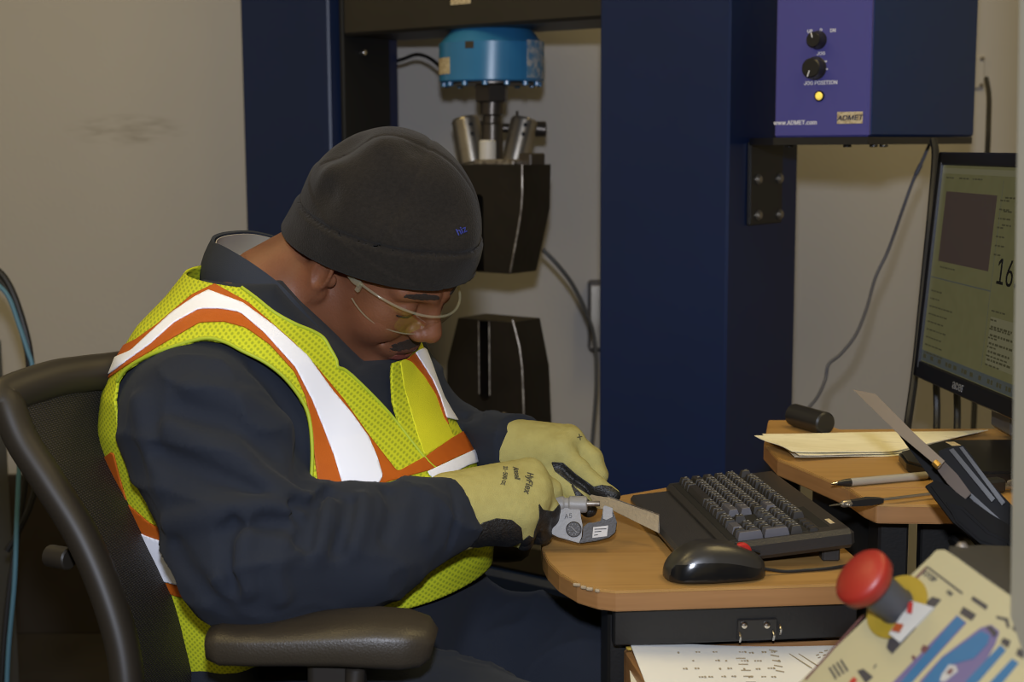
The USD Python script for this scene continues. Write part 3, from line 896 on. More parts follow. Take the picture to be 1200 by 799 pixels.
# printed legends: fine white marks on the key tops, one stuff part
mk = []
for (l, d, w) in legend:
    top = .0210 + .0088 + .0002
    for (dl, ddv, sl, sd) in ((.002, .003, .0012, .0026), (.002, -.001, .0010, .0020)) if rng.random() < .6 else ((.0015, .002, .0012, .0030),):
        c = kp(l + dl, d + ddv, top); mk.append(bbox(c, (sd, sl, .0003) if Ak2[0] @ eDt > .9 else (sl, sd, .0003), .00005, Ak2))
obj('key_legend', cat(*mk), m['legend_grey'], kbd, smooth=False, kind='stuff')
obj('brand_label', kbox(.030, .049, KW - .018, KW - .0125, .0208, .0213, .0001), m['cream_label'], kbd)
obj('status_strip', kbox(.02, .11, KW - .034, KW - .022, .0206, .0212, .0002), m['slot_black'], kbd)
for s in (0, 1):
    c = kp(.03 + s * (KL - .06), KW - .02, 0); obj('foot', bbox((c[0], c[1], (D1 + c[2]) / 2), (.02, .02, c[2] - D1), .002), m['case_black'], kbd)

# ------------------------------------------------------------------ mouse
mo = PZ(841, 684, D1); a_, b_ = PZ(781, 685, D1), PZ(903, 681, D1)
ml = np.linalg.norm(b_ - a_); mo = (a_ + b_) / 2; em = unit((b_ - a_) * [1, 1, 0]); nm = np.cross(Z, em); mo = mo + nm * .022
AMo = np.array([em, nm, Z]); ml *= .99


def mouse_f(p):
    q = (p - mo) @ AMo.T
    x = q[:, 0] / (ml / 2)
    top = .036 * np.sqrt(np.clip(1 - np.clip((x + .18) / 1.22, -1, 1) ** 2, 0, 1)) * np.where(x < -.18, np.sqrt(np.clip(1 - np.clip((x + .18) / .84, -1, 1) ** 2, 0, 1)), 1) + .004
    hw = .030 * (1 - .16 * np.clip(x + .1, 0, 1)) * np.sqrt(np.clip(1 - np.clip(np.abs(x), 0, 1) ** 5, .0, 1))
    w = np.abs(q[:, 1]) / np.maximum(hw, 1e-4)
    dtop = q[:, 2] - top * np.sqrt(np.clip(1 - np.clip(w * .94, 0, 1) ** 3.2, 0, 1))
    return smax(smax(dtop * .7, (np.abs(q[:, 1]) - hw) * .8, .006), smax(-q[:, 2] + .0015, (np.abs(x) - 1) * ml / 2, .004), .003)


M('mouse_top', (.030, .027, .022), .33, spec=.6)
M('mouse_side', (.008, .008, .008), .18, spec=.6)
M('red_plastic', (.42, .018, .012), .4)
ms = thing('mouse', 'black computer mouse with red scroll wheel beside the keyboard', 'mouse', mo)
mv, mfc = iso(mouse_f, mo - [.075, .06, .004], mo + [.075, .06, .05], .002)
q = (mv - mo) @ AMo.T
sidec = (.0235 - .010 * np.clip(np.abs(q[:, 0] + .012) / (ml / 2), 0, 1) ** 2) - q[:, 2]
sidec = np.where(np.abs(q[:, 1]) < .016, -.01, sidec)
obj('shell', clip(mv, mfc, -sidec), m['mouse_top'], ms, smooth=True)
obj('side_panel', clip(mv, mfc, sidec), m['mouse_side'], ms, smooth=True)
wc = mo + em * .030 + Z * .0275
obj('scroll_wheel', lathe([(.0085, -.004), (.0105, -.002), (.0105, .002), (.0085, .004)], wc - Z*.001, nm, 20), m['red_plastic'], ms)
obj('button_split', bbox(mo + em * .036 + Z * .031, (.03, .0010, .002), .0003, np.array([unit(em - Z * .35), nm, np.cross(unit(em - Z * .35), nm)])), m['slot_black'], ms)
cb_ = [mo + em * (ml / 2 - .004) + Z * .008, PZ(918, 672.5, D1) + Z * .003, PZ(945, 670.5, D1) + Z * .0025, PZ(975, 668, D1) + Z * .0025, PZ(1003, 663, D1) + Z * .0025, PZ(1012, 660.5, D1) + Z * .003, PZ(1021, 659, D1) + Z * .001, PZ(1026, 658, D1) - Z * .02, PZ(1027, 658, D1) - Z * .06]
obj('cable', tube(cb_, .0019, 8), m['black_plastic'], ms)

# ------------------------------------------------------------------ monitor
M('bezel_black', (.010, .010, .010), .3)
M('bezel_side', (.05, .055, .07), .35)
nodes = {'tc': ('texture_coordinate', {}), 'n': ('noise_texture', {'scale': 60, 'detail': 2}), 'r': ('rgb_ramp', {'ramp': [(.3, (.27, .255, .10)), (.7, (.30, .28, .115))]}),
         'p': ('principled_bsdf', {'base_color': (.02, .02, .015), 'roughness': .35, 'emission_strength': .21})}
m['screen'] = usdkit.material(stage, '/World/Looks/screen', nodes, [('tc.object', 'n.vector'), ('n.fac', 'r.fac'), ('r.color', 'p.emission_color')], surface='p.BSDF')
M('screen_dark', (.018, .013, .010), .35, emit=((.06, .042, .034), .42))
M('screen_pale', (.03, .03, .02), .35, emit=((.33, .31, .17), .22))
M('screen_ink', (.004, .004, .004), .4)
M('screen_faint', (.01, .01, .008), .4, emit=((.15, .14, .06), .17))
M('screen_bar', (.02, .03, .05), .4, emit=((.12, .13, .10), .22))
mt, mb = P(1097, 178, 2.17), P(1071, 440, 2.17)
mb = PPL(1071, 440, (0, 2.17, 0), (0, 1, 0)); zb_ = mb[2]; mr = PZ(1180, 489, zb_)
ex = unit((mr - mb) * [1, 1, 0])                                  # along the screen, towards the camera
mt = PPL(1097.5, 178, (0, 2.185, 0), (0, 1, 0)); ey = mt - mb; ey = unit(ey - ex * (ey @ ex)); MH = float((mt - mb) @ ey); MW = .512
en = np.cross(ex, ey); AMn = np.array([ex, ey, en])
if en[0] > 0: print('monitor normal flipped', en)


def mp(u, v, w=0): return mb + ex * u + ey * v + en * w


mon = thing('computer_monitor', 'black widescreen monitor showing a test program, on the raised desk', 'monitor', (mp(MW / 2, 0) * [1, 1, 0]) + Z * D2)
obj('back_shell', bbox(mp(MW / 2, MH / 2, -.028), (MW - .01, MH - .01, .036), .012, AMn), m['bezel_black'], mon)
bt, bb, bs = .019, .026, .016
for (u0, u1, v0, v1) in ((0, MW, 0, bb), (0, MW, MH - bt, MH), (0, bs, 0, MH), (MW - bs, MW, 0, MH)):
    obj('bezel', bbox(mp((u0 + u1) / 2, (v0 + v1) / 2, -.006), (u1 - u0, v1 - v0, .016), .002, AMn), m['bezel_black'], mon)
obj('bezel_lip', bbox(mp(bs + .001, MH / 2, .0005), (.003, MH - .03, .005), .0008, AMn), m['bezel_side'], mon)
scr = obj('screen', bbox(mp(MW / 2, (MH + bb - bt) / 2, -.005), (MW - 2 * bs + .002, MH - bt - bb + .002, .008), .0005, AMn), m['screen'], mon)


def sx(px, py):
    q = PPL(px, py, mp(0, 0, -.001), en) - mp(0, 0, -.001); return float(q @ ex), float(q @ ey)


def patch(u0, u1, v0, v1, mat, name, lift=-.0012): obj(name, bbox(mp((u0 + u1) / 2, (v0 + v1) / 2, lift), (abs(u1 - u0), abs(v1 - v0), .0006), .0001, AMn), m[mat], scr)


SV0, SV1 = bb, MH - bt; SUw = MW - bs
u0, v1 = sx(1109, 224); u1, v0 = sx(1158, 318)
patch(u0, u1, v0, v1, 'screen_dark', 'plot_window')
patch(bs + .002, SUw - .002, SV1 - .012, SV1 - .004, 'screen_pale', 'title_bar'); patch(bs + .002, SUw - .002, SV0 + .001, SV0 + .017, 'screen_bar', 'task_bar')
uu, vv = sx(1166, 332)
obj('reading', flat_text('16.3', .034, mp(uu, vv, -.001), ex, ey, False, .0005, .95), m['screen_ink'], scr, smooth=False)
u2, v2 = sx(1160, 345)
for k in range(3): patch(u2, u2 + .0008 + 0 * k, v0 - .13, v1 + .02, 'screen_bar', 'divider'); break
patch(bs + .004, u2 + .0, v0 - .026, v0 - .0245, 'screen_bar', 'divider')
patch(u2 + .012, u2 + .10, .055, .12, 'screen_pale', 'button_panel')
# lines of small type
rg = random.Random(3); words = []
def line(u, v, L, h=.0022):
    while L > 0:
        w = rg.uniform(.004, .012); words.append(bbox(mp(u + w / 2, v, -.0009), (w, h, .0004), .0001, AMn)); u += w + .003; L -= w + .003
for k in range(9): line(bs + .012, v0 - .045 - k * .0115, rg.uniform(.03, .09))
for k in range(10): line(u2 + .012, v0 + .10 - k * .018 if k < 3 else v0 - .05 - (k - 3) * .012, rg.uniform(.02, .07))
for k in range(3): line(bs + .02 + k * .05, SV1 - .018, .03)
for k in range(7): line(u1 + .012, v1 - .006 - k * .012, rg.uniform(.012, .04))
line(u0 + .01, v0 - .008, .05)
for k in range(5): line(u2 + .016, .063 + k * .011, .07, .003)
for k in range(12): line(bs + .01 + k * .03, SV0 + .009, .012, .006)
obj('small_type', cat(*words), m['screen_faint'], scr, smooth=False, kind='stuff')
lu, lv_ = sx(1122.5, 468)
obj('logo_lettering', flat_text('acer', .0125, mp(lu - .018, .0075, .0022), ex, ey, True, .0005, 1.1), m['bezel_side'] if False else M('logo_grey', (.35, .36, .38), .3, metal=.6), mon, smooth=False)
stc = PPL(1170, 500, mp(.36, .05, -.05), en)
nk = mp(MW * .5, .02, -.05); bs0 = nk * [1, 1, 0] + Z * D2
obj('neck', bbox((nk[0], nk[1], (D2 + .012 + nk[2] + .08) / 2), (.045, .085, nk[2] + .08 - D2 - .012), .006), M('neck_grey', (.12, .115, .11), .4), mon)
base_xy = flat([(1053, 529), (1108, 515), (1260, 514), (1260, 552), (1110, 553), (1062, 540)], D2 + .014)
obj('base', extr(smooth_poly(base_xy, .01), D2, D2 + .014, cham=.003), m['bezel_black'], mon)
obj('base_label', slab(PZ(1117, 520, D2 + .014), ex, np.cross(Z, ex), -.012, .012, -.006, .006, 0), m['cream_label'], mon)
# cables around the monitor
single('signal_cable', tube([P(1094, 164, 2.35), P(1096, 185, 2.33), P(1091, 250, 2.3), P(1083, 330, 2.3), P(1073, 430, 2.28), P(1064, 495, 2.25), P(1062, 512, 2.2)], .0062, 8), m['black_plastic'], 'thick black cable running down behind the left edge of the monitor', 'cable')
for (px, lab) in ((1097, 'black cable under the monitor, the one further left'), (1121, 'black cable under the monitor, the one nearer its stand')):
    single('monitor_cable', tube([P(px, 440, 2.3), P(px + 1, 480, 2.3), P(px + 1, 507, 2.28), P(px + 6, 512, 2.22)], .0058, 8), m['black_plastic'], lab, 'cable')
M('cable_grey', (.10, .10, .115), .45)
gc = [(1091, 165, 2.62), (1082, 186, 2.62), (1070, 212, 2.62), (1058, 245, 2.62), (1041, 293, 2.6), (1026, 325, 2.6), (1016, 360, 2.58), (1003, 392, 2.56), (985, 415, 2.55), (971, 427, 2.54), (967, 445, 2.54), (958, 465, 2.52), (946, 480, 2.5), (936, 496, 2.48), (932, 520, 2.45)]
single('thin_cable', tube([P(*q) for q in gc], .0030, 8, 5), m['cable_grey'], 'thin grey cable sagging in an S curve from the bracket to the desk', 'cable')
M('cable_white', (.6, .58, .52), .5)
single('cable_tag', rod(P(1073, 205, 2.618), P(1079, 193, 2.618), .0042, n=10), m['cable_grey'], 'small pale sleeve on the thin grey cable', 'sleeve')
# black cylinder behind the papers
tq0, tq1 = PPL(930, 482, (0, 2.04, 0), (0, 1, 0)), PPL(968, 500, (0, 1.97, 0), (0, 1, 0)); tq0[2] = tq1[2] = D2 + .0165
single('black_tube', rod(tq0, tq1, .016, n=28), m['black_satin'], 'black cylinder lying behind the papers at the blue column', 'tube')

# ------------------------------------------------------------------ papers, pen, scriber on the raised desk
nodes = {'tc': ('texture_coordinate', {}), 'mp': ('mapping', {'scale': (9, 70, 9)}), 'n': ('noise_texture', {'scale': 1.5, 'detail': 4}),
         'r': ('rgb_ramp', {'ramp': [(.35, (.78, .73, .52)), (.6, (.85, .80, .60)), (.68, (.58, .52, .36))]}), 'p': ('principled_bsdf', {'roughness': .75, 'specular_ior_level': .2})}
m['old_paper'] = usdkit.material(stage, '/World/Looks/old_paper', nodes, [('tc.object', 'mp.vector'), ('mp.vector', 'n.vector'), ('n.fac', 'r.fac'), ('r.color', 'p.base_color')], surface='p.BSDF')
M('white_paper', (.74, .74, .70), .7, spec=.2)
M('cream_paper', (.80, .76, .58), .7, spec=.2)
M('toner', (.30, .24, .14), .7)


def sheet(c00, c10, c11, c01, bulge, n=14, th=.0008):
    s, t = np.meshgrid(np.linspace(0, 1, n), np.linspace(0, 1, n), indexing='ij'); s, t = s.ravel()[:, None], t.ravel()[:, None]
    v = (1 - s) * (1 - t) * c00 + s * (1 - t) * c10 + s * t * c11 + (1 - s) * t * c01 + np.array([0, 0, 1]) * bulge(s, t)
    i, j = np.meshgrid(np.arange(n - 1), np.arange(n - 1), indexing='ij'); i, j = i.ravel(), j.ravel(); a = i * n + j
    f = np.vstack([np.stack([a, a + n, a + n + 1], 1), np.stack([a, a + n + 1, a + 1], 1)])
    if vnorm(v, f)[:, 2].mean() < 0: f = f[:, ::-1]
    return solid(v, f, th, np.tile([0, 0, 1.0], (len(v), 1)))


def dsheet(pts, z, bulge): return sheet(*[PZ(x, y, z + h) for x, y, h in pts], bulge)


curl = lambda k: (lambda s, t: k * np.clip(.35 - s, 0, 1) ** 2 + .0012 * np.sin(t * 6 + s * 5) * (s < 1) + .0012)
single('paper_sheet', dsheet([(931, 538, .0), (1056, 533.5, 0), (1150, 504.5, 0), (898, 511, .002)], D2 + .0008, curl(.02)), m['cream_paper'], 'lowest sheet of the loose papers lying on the raised desk by the monitor base', 'paper', smooth=60, group=None)
single('paper_sheet', dsheet([(936, 537, .0015), (1060, 530, .0), (1152, 504.5, 0), (893, 512, .004)], D2 + .0028, curl(.03)), m['old_paper'], 'middle sheet of the loose papers on the raised desk', 'paper', smooth=60)
single('paper_sheet', dsheet([(928, 533, .003), (1052, 528.5, .0), (1158, 504.5, 0), (884, 514, .006)], D2 + .0050, curl(.03)), m['old_paper'], 'topmost sheet of the loose papers, its curled corner overhanging the desk edge', 'paper', smooth=60)
M('pen_barrel', (.34, .31, .25), .25, spec=.6)
pz = D2 + .0052
p0, p1 = PZ(974, 567, pz), PZ(1096, 556, pz); up_ = unit(p1 - p0); Lp = np.linalg.norm(p1 - p0)
pen = thing('ballpoint_pen', 'grey barrelled ballpoint pen with dark grip lying on the raised desk', 'pen', (p0 + p1) / 2 - Z * .005)
obj('barrel', lathe([(.0046, Lp * .18), (.0048, Lp * .2), (.0048, Lp * .9), (.0042, Lp * .92)], p0, up_, 18), m['pen_barrel'], pen)
obj('grip', lathe([(.0022, Lp * .05), (.0042, Lp * .12), (.0047, Lp * .18)], p0, up_, 18), m['black_satin'], pen)
obj('tip', lathe([(.0006, 0), (.0012, Lp * .015), (.0023, Lp * .052)], p0, up_, 12), m['bright_steel'], pen)
obj('end_cap', lathe([(.0044, Lp * .9), (.0046, Lp * .97), (.003, Lp)], p0, up_, 16), m['black_satin'], pen)
q0, q1 = PZ(972, 592.5, D2 + .006), PZ(1108, 576.5, D2 + .006)
# the scriber overhangs the front edge of the desk
us = unit(q1 - q0); Ls = np.linalg.norm(q1 - q0); ns = unit(np.cross(Z, us)); As = np.array([us, ns, np.cross(us, ns)])
scb = thing('scriber', 'steel scriber with dark clamp and pale blade, its point overhanging the desk edge', 'scriber', (q0 + q1) / 2 - Z * .005)
obj('point', lathe([(.0005, 0), (.0013, .010), (.0013, Ls * .16)], q0, us, 10), m['bright_steel'], scb)
obj('knurled_collar', lathe([(.0028, Ls * .10), (.0040, Ls * .115), (.0040, Ls * .17), (.0028, Ls * .185)], q0, us, 14), m['satin_steel'], scb)
obj('clamp_screw', rod(q0 + us * Ls * .14 - ns * .008, q0 + us * Ls * .14 + ns * .008, .0018, n=8), m['satin_steel'], scb)
pts = [q0 + us * Ls * a + ns * b + Z * c for a, b, c in ((.17, .003, -.003), (.17, -.003, -.003), (.17, .003, .003), (.17, -.003, .003), (.33, .0052, -.004), (.33, -.0052, -.004), (.33, .0052, .004), (.33, -.0052, .004), (.44, .004, -.003), (.44, -.004, -.003), (.44, .004, .002), (.44, -.004, .002))]
obj('clamp', hull(pts), m['black_satin'], scb)
obj('blade', bbox(q0 + us * Ls * .72, (Ls * .58, .005, .0022), .0005, As), m['satin_steel'], scb)
cq = PZ(1160, 569, D2 + .009)
cl = thing('dial_caliper', 'black handled steel caliper lying behind the dark holder on the raised desk', 'caliper', cq - Z * .009)
obj('handle', bbox(cq, (.035, .018, .016), .003, As), m['black_satin'], cl); obj('beam', bbox(cq + us * .05 - Z * .003, (.09, .012, .004), .0008, As), m['satin_steel'], cl)
obj('thumb_screw', rod(cq + us * .028, cq + us * .028 - ns * .012 + Z * .004, .004, n=12), m['worn_edge'], cl)

# black holder with a steel ruler, fixed to the front of the raised desk
hd = 1.50
M('holder_black', (.0045, .0045, .005), .5, spec=.10)
hol = thing('tool_holder', 'glossy black folded tool holder in front of the monitor base', 'tool holder', P(1140, 640, hd))


def slabpx(poly, d, th, cham=.0, tilt=(0, 0)):
    """an outline at its own distance with thickness away from the camera; tilt leans it"""
    n_ = unit(-FW + RT * tilt[0] + UP * tilt[1]); o = P(*np.mean(poly, 0), d); A = axes(n_, RT)
    loc = np.array([((PPL(x, y, o, n_) - o) @ A[0], (PPL(x, y, o, n_) - o) @ A[1]) for x, y in poly])
    return extr(Polygon(loc), -th, 0, A, o, cham)


obj('back_plate', slabpx([(1050, 505), (1058, 506), (1112, 560), (1160, 608), (1184, 630), (1184, 645), (1150, 632), (1092, 562)], hd + .02, .006, .001, (-.5, .2)), m['holder_black'], hol)
obj('flap', slabpx([(1099, 528), (1110, 524), (1128, 521), (1139, 534), (1153, 557), (1186, 592), (1186, 628), (1168, 618), (1130, 588), (1106, 556)], hd + .0, .010, .003, (-.45, .25)), m['holder_black'], hol)
obj('pocket', slabpx([(1084, 568), (1096, 561), (1122, 572), (1160, 600), (1190, 618), (1190, 652), (1150, 637), (1116, 610)], hd - .03, .014, .004, (-.35, .45)), m['holder_black'], hol)
obj('fold', slabpx([(1108, 588), (1128, 594), (1158, 622), (1184, 634), (1184, 648), (1147, 636), (1120, 612)], hd - .045, .008, .003, (-.55, .15)), m['holder_black'], hol)
obj('strap', slabpx([(1094, 545), (1106, 540), (1122, 556), (1138, 578), (1130, 586), (1110, 566)], hd - .012, .003, .0006, (-.5, .25)), M('strap_brown', (.055, .030, .012), .45), hol)
for k_, pp_ in enumerate(([(1112, 527), (1117, 525), (1166, 584), (1162, 588)], [(1124, 524), (1128, 523), (1178, 588), (1174, 592)], [(1128, 575), (1132, 572), (1176, 612), (1172, 616)])):
    obj('slat', slabpx(pp_, hd - .006 - .004 * k_, .004, .0008, (-.45, .25)), m['black_satin'], hol)
obj('clasp', rod(P(1095, 541, hd - .008), P(1101, 547, hd - .012), .004, n=10), M('brass', (.55, .35, .10), .3, metal=.9), hol)
ar0, ar1 = P(1165, 628, hd - .01), PZ(1150, 600, D2) * [1, 1, 0] + Z * .74
obj('arm', tube([ar0, ar0 - Z * .03 + FW * .04, np.array([ar1[0], q1[1] + .0, .75]), np.array([ar1[0], PZ(1046, 582, D2)[1] + .03, .74])], .008, 8, 4), m['black_satin'], hol)
rz = slabpx([(999, 456), (1026, 461.5), (1072, 508), (1107, 540), (1100, 548), (1087, 537), (1052, 508)], hd + .012, .0012, .0003, (-.62, .3))
sl = slabpx([(1066, 511), (1070, 510), (1076, 516), (1074, 518)], hd + .009, .012, 0, (-.62, .3))
ruler = thing('steel_ruler', 'bare steel rule with a punched slot leaning up out of the black holder', 'ruler', P(1095, 541, hd))
obj('blade', man(rz), M('ruler_steel', (.22, .185, .15), .42, metal=.7), ruler, smooth=20)
obj('hole', slabpx([(1066, 511), (1070, 510), (1076, 516), (1074, 518)], hd + .0105, .0012, 0, (-.62, .3)), m['slot_black'], ruler)

# ------------------------------------------------------------------ printed sheets in the tray
zt2 = DT + .001
pq = [(785, 830), (1000, 812), (985, 756), (738, 750)]
pc = [PZ(775, 850, DT - .006), PZ(1010, 830, DT - .006), PZ(985, 756, DT + .003), PZ(736.5, 749, DT + .010)]
pw = thing('printed_sheet', 'white sheet printed with a faint table, on top of the tray', 'paper', np.mean(pc, 0) - Z * .006)
bul = lambda s, t: -.004 * np.sin(np.pi * s) * t + .002 * (1 - t)
obj('page', sheet(*pc, bul, 16), m['white_paper'], pw, smooth=60)


def pp(px, py):
    """point on the page under a pixel"""
    z_ = DT
    for _ in range(12):
        q = PZ(px, py, z_)
        # bilinear inverse by least squares over a fine grid
        z_ = page_z(q)
    return PZ(px, py, z_)


_s, _t = np.meshgrid(np.linspace(0, 1, 60), np.linspace(0, 1, 60), indexing='ij'); _s, _t = _s.ravel()[:, None], _t.ravel()[:, None]
_pg = (1 - _s) * (1 - _t) * pc[0] + _s * (1 - _t) * pc[1] + _s * _t * pc[2] + (1 - _s) * _t * pc[3] + Z * bul(_s, _t)


def page_z(q): return float(_pg[((_pg[:, :2] - q[:2]) ** 2).sum(1).argmin(), 2])


pe1 = unit((pc[2] - pc[3]) * [1, 1, 0]); ink = []
rg = random.Random(5)


def pmark(px, py, w, h, ang=0):
    c = pp(px, py); e1 = pe1 * math.cos(ang) + np.cross(Z, pe1) * math.sin(ang)
    ink.append(bbox(c + Z * .0007, (w, h, .0007), .0001, np.array([e1, np.cross(Z, e1), Z])))


for r in range(4):                                                # rows of faint figures, columns as on the page
    for cx in (794, 808, 818, 836, 846, 866, 880, 893, 905):
        if rg.random() < .72:
            x, y = cx + r * 4 + rg.uniform(-2, 2), 765 + r * 9.5 + rg.uniform(-.5, .5)
            for k in range(rg.choice((1, 2, 2, 3))): pmark(x + k * 3.2, y, .0020, rg.uniform(.0012, .004))
for r in range(5):
    pmark(868 + r * 3, 772 + r * 7, .010, .0014); pmark(906 + r * 2, 763 + r * 6, .009, .0016, -.5)
for px in (938, 949): pmark(px, 775, .0012, .045, .35)
for (x, y) in ((958, 768), (962, 765), (966, 768), (960, 771), (968, 763)): pmark(x, y, .004, .0012, rg.uniform(-1, 1))
obj('print', cat(*ink), m['toner'], pw, smooth=False, kind='stuff')
p2 = [PZ(744, 840, DT - .016), PZ(900, 840, DT - .016), PZ(880, 790, DT - .012), PZ(737, 777, DT - .012)]
single('folded_paper', sheet(*p2, lambda s, t: 0 * s, 8, .003), m['old_paper'], 'folded yellowed paper under the printed sheet in the tray corner', 'paper', smooth=60)

# ------------------------------------------------------------------ machine pendant in the right foreground
pd = 1.08
PO = P(1105, 645, pd); pn = unit(RT * -.70 + UP * .57 - FW * .44); 
M('pendant_cream', (.33, .29, .16), .5, var=(3, .3, .7), col2=(.31, .27, .148), bump=(300, .0002))
nodes = {'tc': ('texture_coordinate', {}), 'mp': ('mapping', {'scale': (1, 1, 1)}), 'w': ('wave_texture', {'scale': 130, 'distortion': 1.5, 'detail': 1}), 'b': ('bump', {'distance': .001}),
         'r': ('rgb_ramp', {'ramp': [(.2, (.030, .028, .024)), (.8, (.075, .07, .06))]}), 'p': ('principled_bsdf', {'roughness': .6})}
m['rubber_grey'] = usdkit.material(stage, '/World/Looks/rubber_grey', nodes, [('tc.object', 'mp.vector'), ('mp.vector', 'w.vector'), ('w.fac', 'r.fac'), ('r.color', 'p.base_color'), ('w.fac', 'b.height'), ('b.normal', 'p.normal')], surface='p.BSDF')
M('estop_red', (.24, .014, .007), .45, spec=.5)
M('estop_yellow', (.25, .17, .012), .5)
M('collar_grey', (.045, .045, .048), .4)
M('graphic_blue', (.022, .095, .19), .45); M('graphic_violet', (.10, .08, .16), .5); M('graphic_dark', (.035, .032, .035), .5); M('graphic_red', (.30, .02, .015), .5); M('graphic_orange', (.26, .05, .01), .5); M('graphic_white', (.32, .31, .28), .45); M('graphic_brown', (.10, .04, .04), .5)
pa = axes(pn, RT)


def pl(px, py, lift=0): return PPL(px, py, PO, pn) + pn * lift


def ploc(px, py): q = PPL(px, py, PO, pn) - PO; return (q @ pa[0], q @ pa[1])


pend = thing('control_pendant', 'cream machine control pendant with red mushroom stop button, bottom right foreground', 'control pendant', pl(1080, 830))
face_px = [(1090, 650), (1096, 643), (1106, 643), (1120, 652), (1150, 674), (1215, 719), (1260, 860), (1080, 960), (840, 890)]
fl = Polygon([ploc(*q) for q in face_px]).buffer(-.004).buffer(.004)
obj('face_plate', extr(fl, -.012, 0, pa, PO, .0015), m['pendant_cream'], pend)
bk_ = [P(1150, 640, 1.30), P(1260, 690, 1.27), P(1270, 900, 1.2), P(1090, 960, 1.18), P(890, 900, 1.2), P(1110, 660, 1.22)]
fr = [pl(x, y, -.011) for x, y in ((1098, 649), (1106, 647), (1148, 676), (1212, 722), (1255, 858), (1082, 955), (846, 888))]
obj('body', hull(bk_ + fr), m['pendant_cream'], pend, smooth=20)
cap_f = [pl(x, y, -.004) for x, y in ((1108, 642.5), (1150, 672.5), (1216, 718))]; cap_b = [P(1113, 640, 1.14), P(1150, 638.5, 1.26), P(1184, 640, 1.28), P(1262, 690, 1.26)]
obj('end_cap', hull(cap_f + cap_b + [q - UP * .012 for q in cap_f[1:] + cap_b[1:]]), m['rubber_grey'], pend, smooth=20)
q = P(1127, 641, 1.16); obj('screw', lathe([(.005, 0), (.005, .002), (.003, .005)], q - UP * .001, UP, 14), m['worn_edge'], pend)


def graphic(poly, mat, name, lift=.0004, parent=None, sm=0):
    g = Polygon([ploc(*q) for q in poly])
    if sm: g = g.buffer(-sm).buffer(2 * sm).buffer(-sm)
    return obj(name, extr(g, -.0005, lift, pa, PO), m[mat], parent or pend, smooth=False)


cz = lambda x, y: (930 + x * .2491, 600 + y * .2491)
G = lambda *pts: [cz(*q) for q in pts]
# raised sub panel outline lines
graphic(G((622, 258), (632, 254), (797, 378), (792, 388)), 'graphic_dark', 'frame_line')
graphic(G((622, 258), (628, 262), (560, 340), (545, 335)), 'graphic_brown', 'frame_line')
graphic(G((330, 480), (336, 484), (60, 790), (52, 786)), 'graphic_brown', 'frame_line')
# emergency stop
ec = pl(*cz(488, 447)); ea = unit(RT * -.74 + UP * .62 - FW * .27)
obj('warning_ring', lathe([(.0262, -.001), (.0262, .0014), (.0255, .0018)], ec, pn, 48), m['estop_yellow'], pend)
st = obj('stop_button', lathe([(.0140, .0265), (.0180, .027), (.0228, .032), (.0237, .038), (.0233, .0408), (.0212, .0435), (.0145, .0462), (.007, .0474), (.001, .0476)], ec, ea, 56), m['estop_red'], pend, smooth=50, label='red mushroom emergency stop button')
obj('collar', lathe([(.0150, 0), (.0150, .002), (.0142, .0035), (.0150, .0270), (.0135, .0285)], ec, ea, 40), m['collar_grey'], st)
# rocker switch
graphic(G((655, 400), (695, 412), (465, 668), (440, 640), (450, 600)), 'graphic_dark', 'switch_frame', .0010)
rk = [cz(572, 432), cz(665, 452), cz(505, 618), cz(470, 590)]
pts = [pl(x, y, h) for (x, y), h in zip(rk, (.005, .0015, .0015, .006))] + [pl(x, y, 0) for x, y in rk]
rs = obj('rocker_switch', hull(pts), m['graphic_white'], pend, smooth=20)
hh = [pl(*cz(x, y), .0062) for x, y in ((560, 440), (580, 440), (575, 500), (555, 500))]
obj('red_mark', hull([pl(*cz(x, y), l) for x, y in ((562, 442), (580, 438), (572, 492), (552, 490)) for l in (.003, .0058)]), m['graphic_red'], rs)
obj('orange_mark', hull([pl(*cz(x, y), l) for x, y in ((505, 540), (535, 545), (512, 580), (482, 578)) for l in (.003, .0062)]), m['graphic_orange'], rs)
# blue tool path graphics
graphic(G((770, 485), (815, 520), (560, 799), (480, 830), (460, 810)), 'graphic_violet', 'graphic'); graphic(G((772, 490), (808, 520), (555, 805), (500, 810)), 'graphic_blue', 'graphic', .0008)
graphic(G((800, 445), (860, 482), (838, 512), (782, 478)), 'graphic_dark', 'graphic', .0006)
graphic(G((880, 545), (930, 530), (970, 560), (950, 620), (850, 799), (640, 880), (590, 800), (700, 680)), 'graphic_violet', 'graphic', .0004, None, .002)
graphic(G((885, 560), (925, 580), (915, 620), (850, 690), (740, 720), (700, 799), (610, 830), (610, 799), (700, 690)), 'graphic_blue', 'graphic', .0008, None, .0015)
graphic(G((905, 540), (935, 540), (962, 570), (945, 592), (930, 570)), 'graphic_dark', 'graphic', .0010)
graphic(G((735, 720), (765, 725), (775, 750), (715, 799), (690, 800), (700, 770)), 'graphic_white', 'graphic', .0011, None, .001); graphic(G((740, 738), (760, 742), (742, 768), (722, 762)), 'graphic_brown', 'graphic', .0014)
graphic(G((975, 625), (1000, 650), (870, 799), (820, 830), (810, 799)), 'graphic_blue', 'graphic', .0006); graphic(G((990, 592), (1022, 606), (1008, 640), (975, 615)), 'graphic_dark', 'graphic', .0008)
graphic(G((1030, 690), (1060, 710), (960, 830), (900, 830)), 'graphic_blue', 'graphic', .0006); graphic(G((1060, 640), (1085, 655), (1080, 690), (1048, 672)), 'graphic_dark', 'graphic', .0008)
graphic(G((845, 395), (915, 440), (905, 462), (835, 412)), 'graphic_dark', 'frame_line'); graphic(G((1035, 535), (1080, 565), (1075, 585), (1028, 552)), 'graphic_dark', 'frame_line')
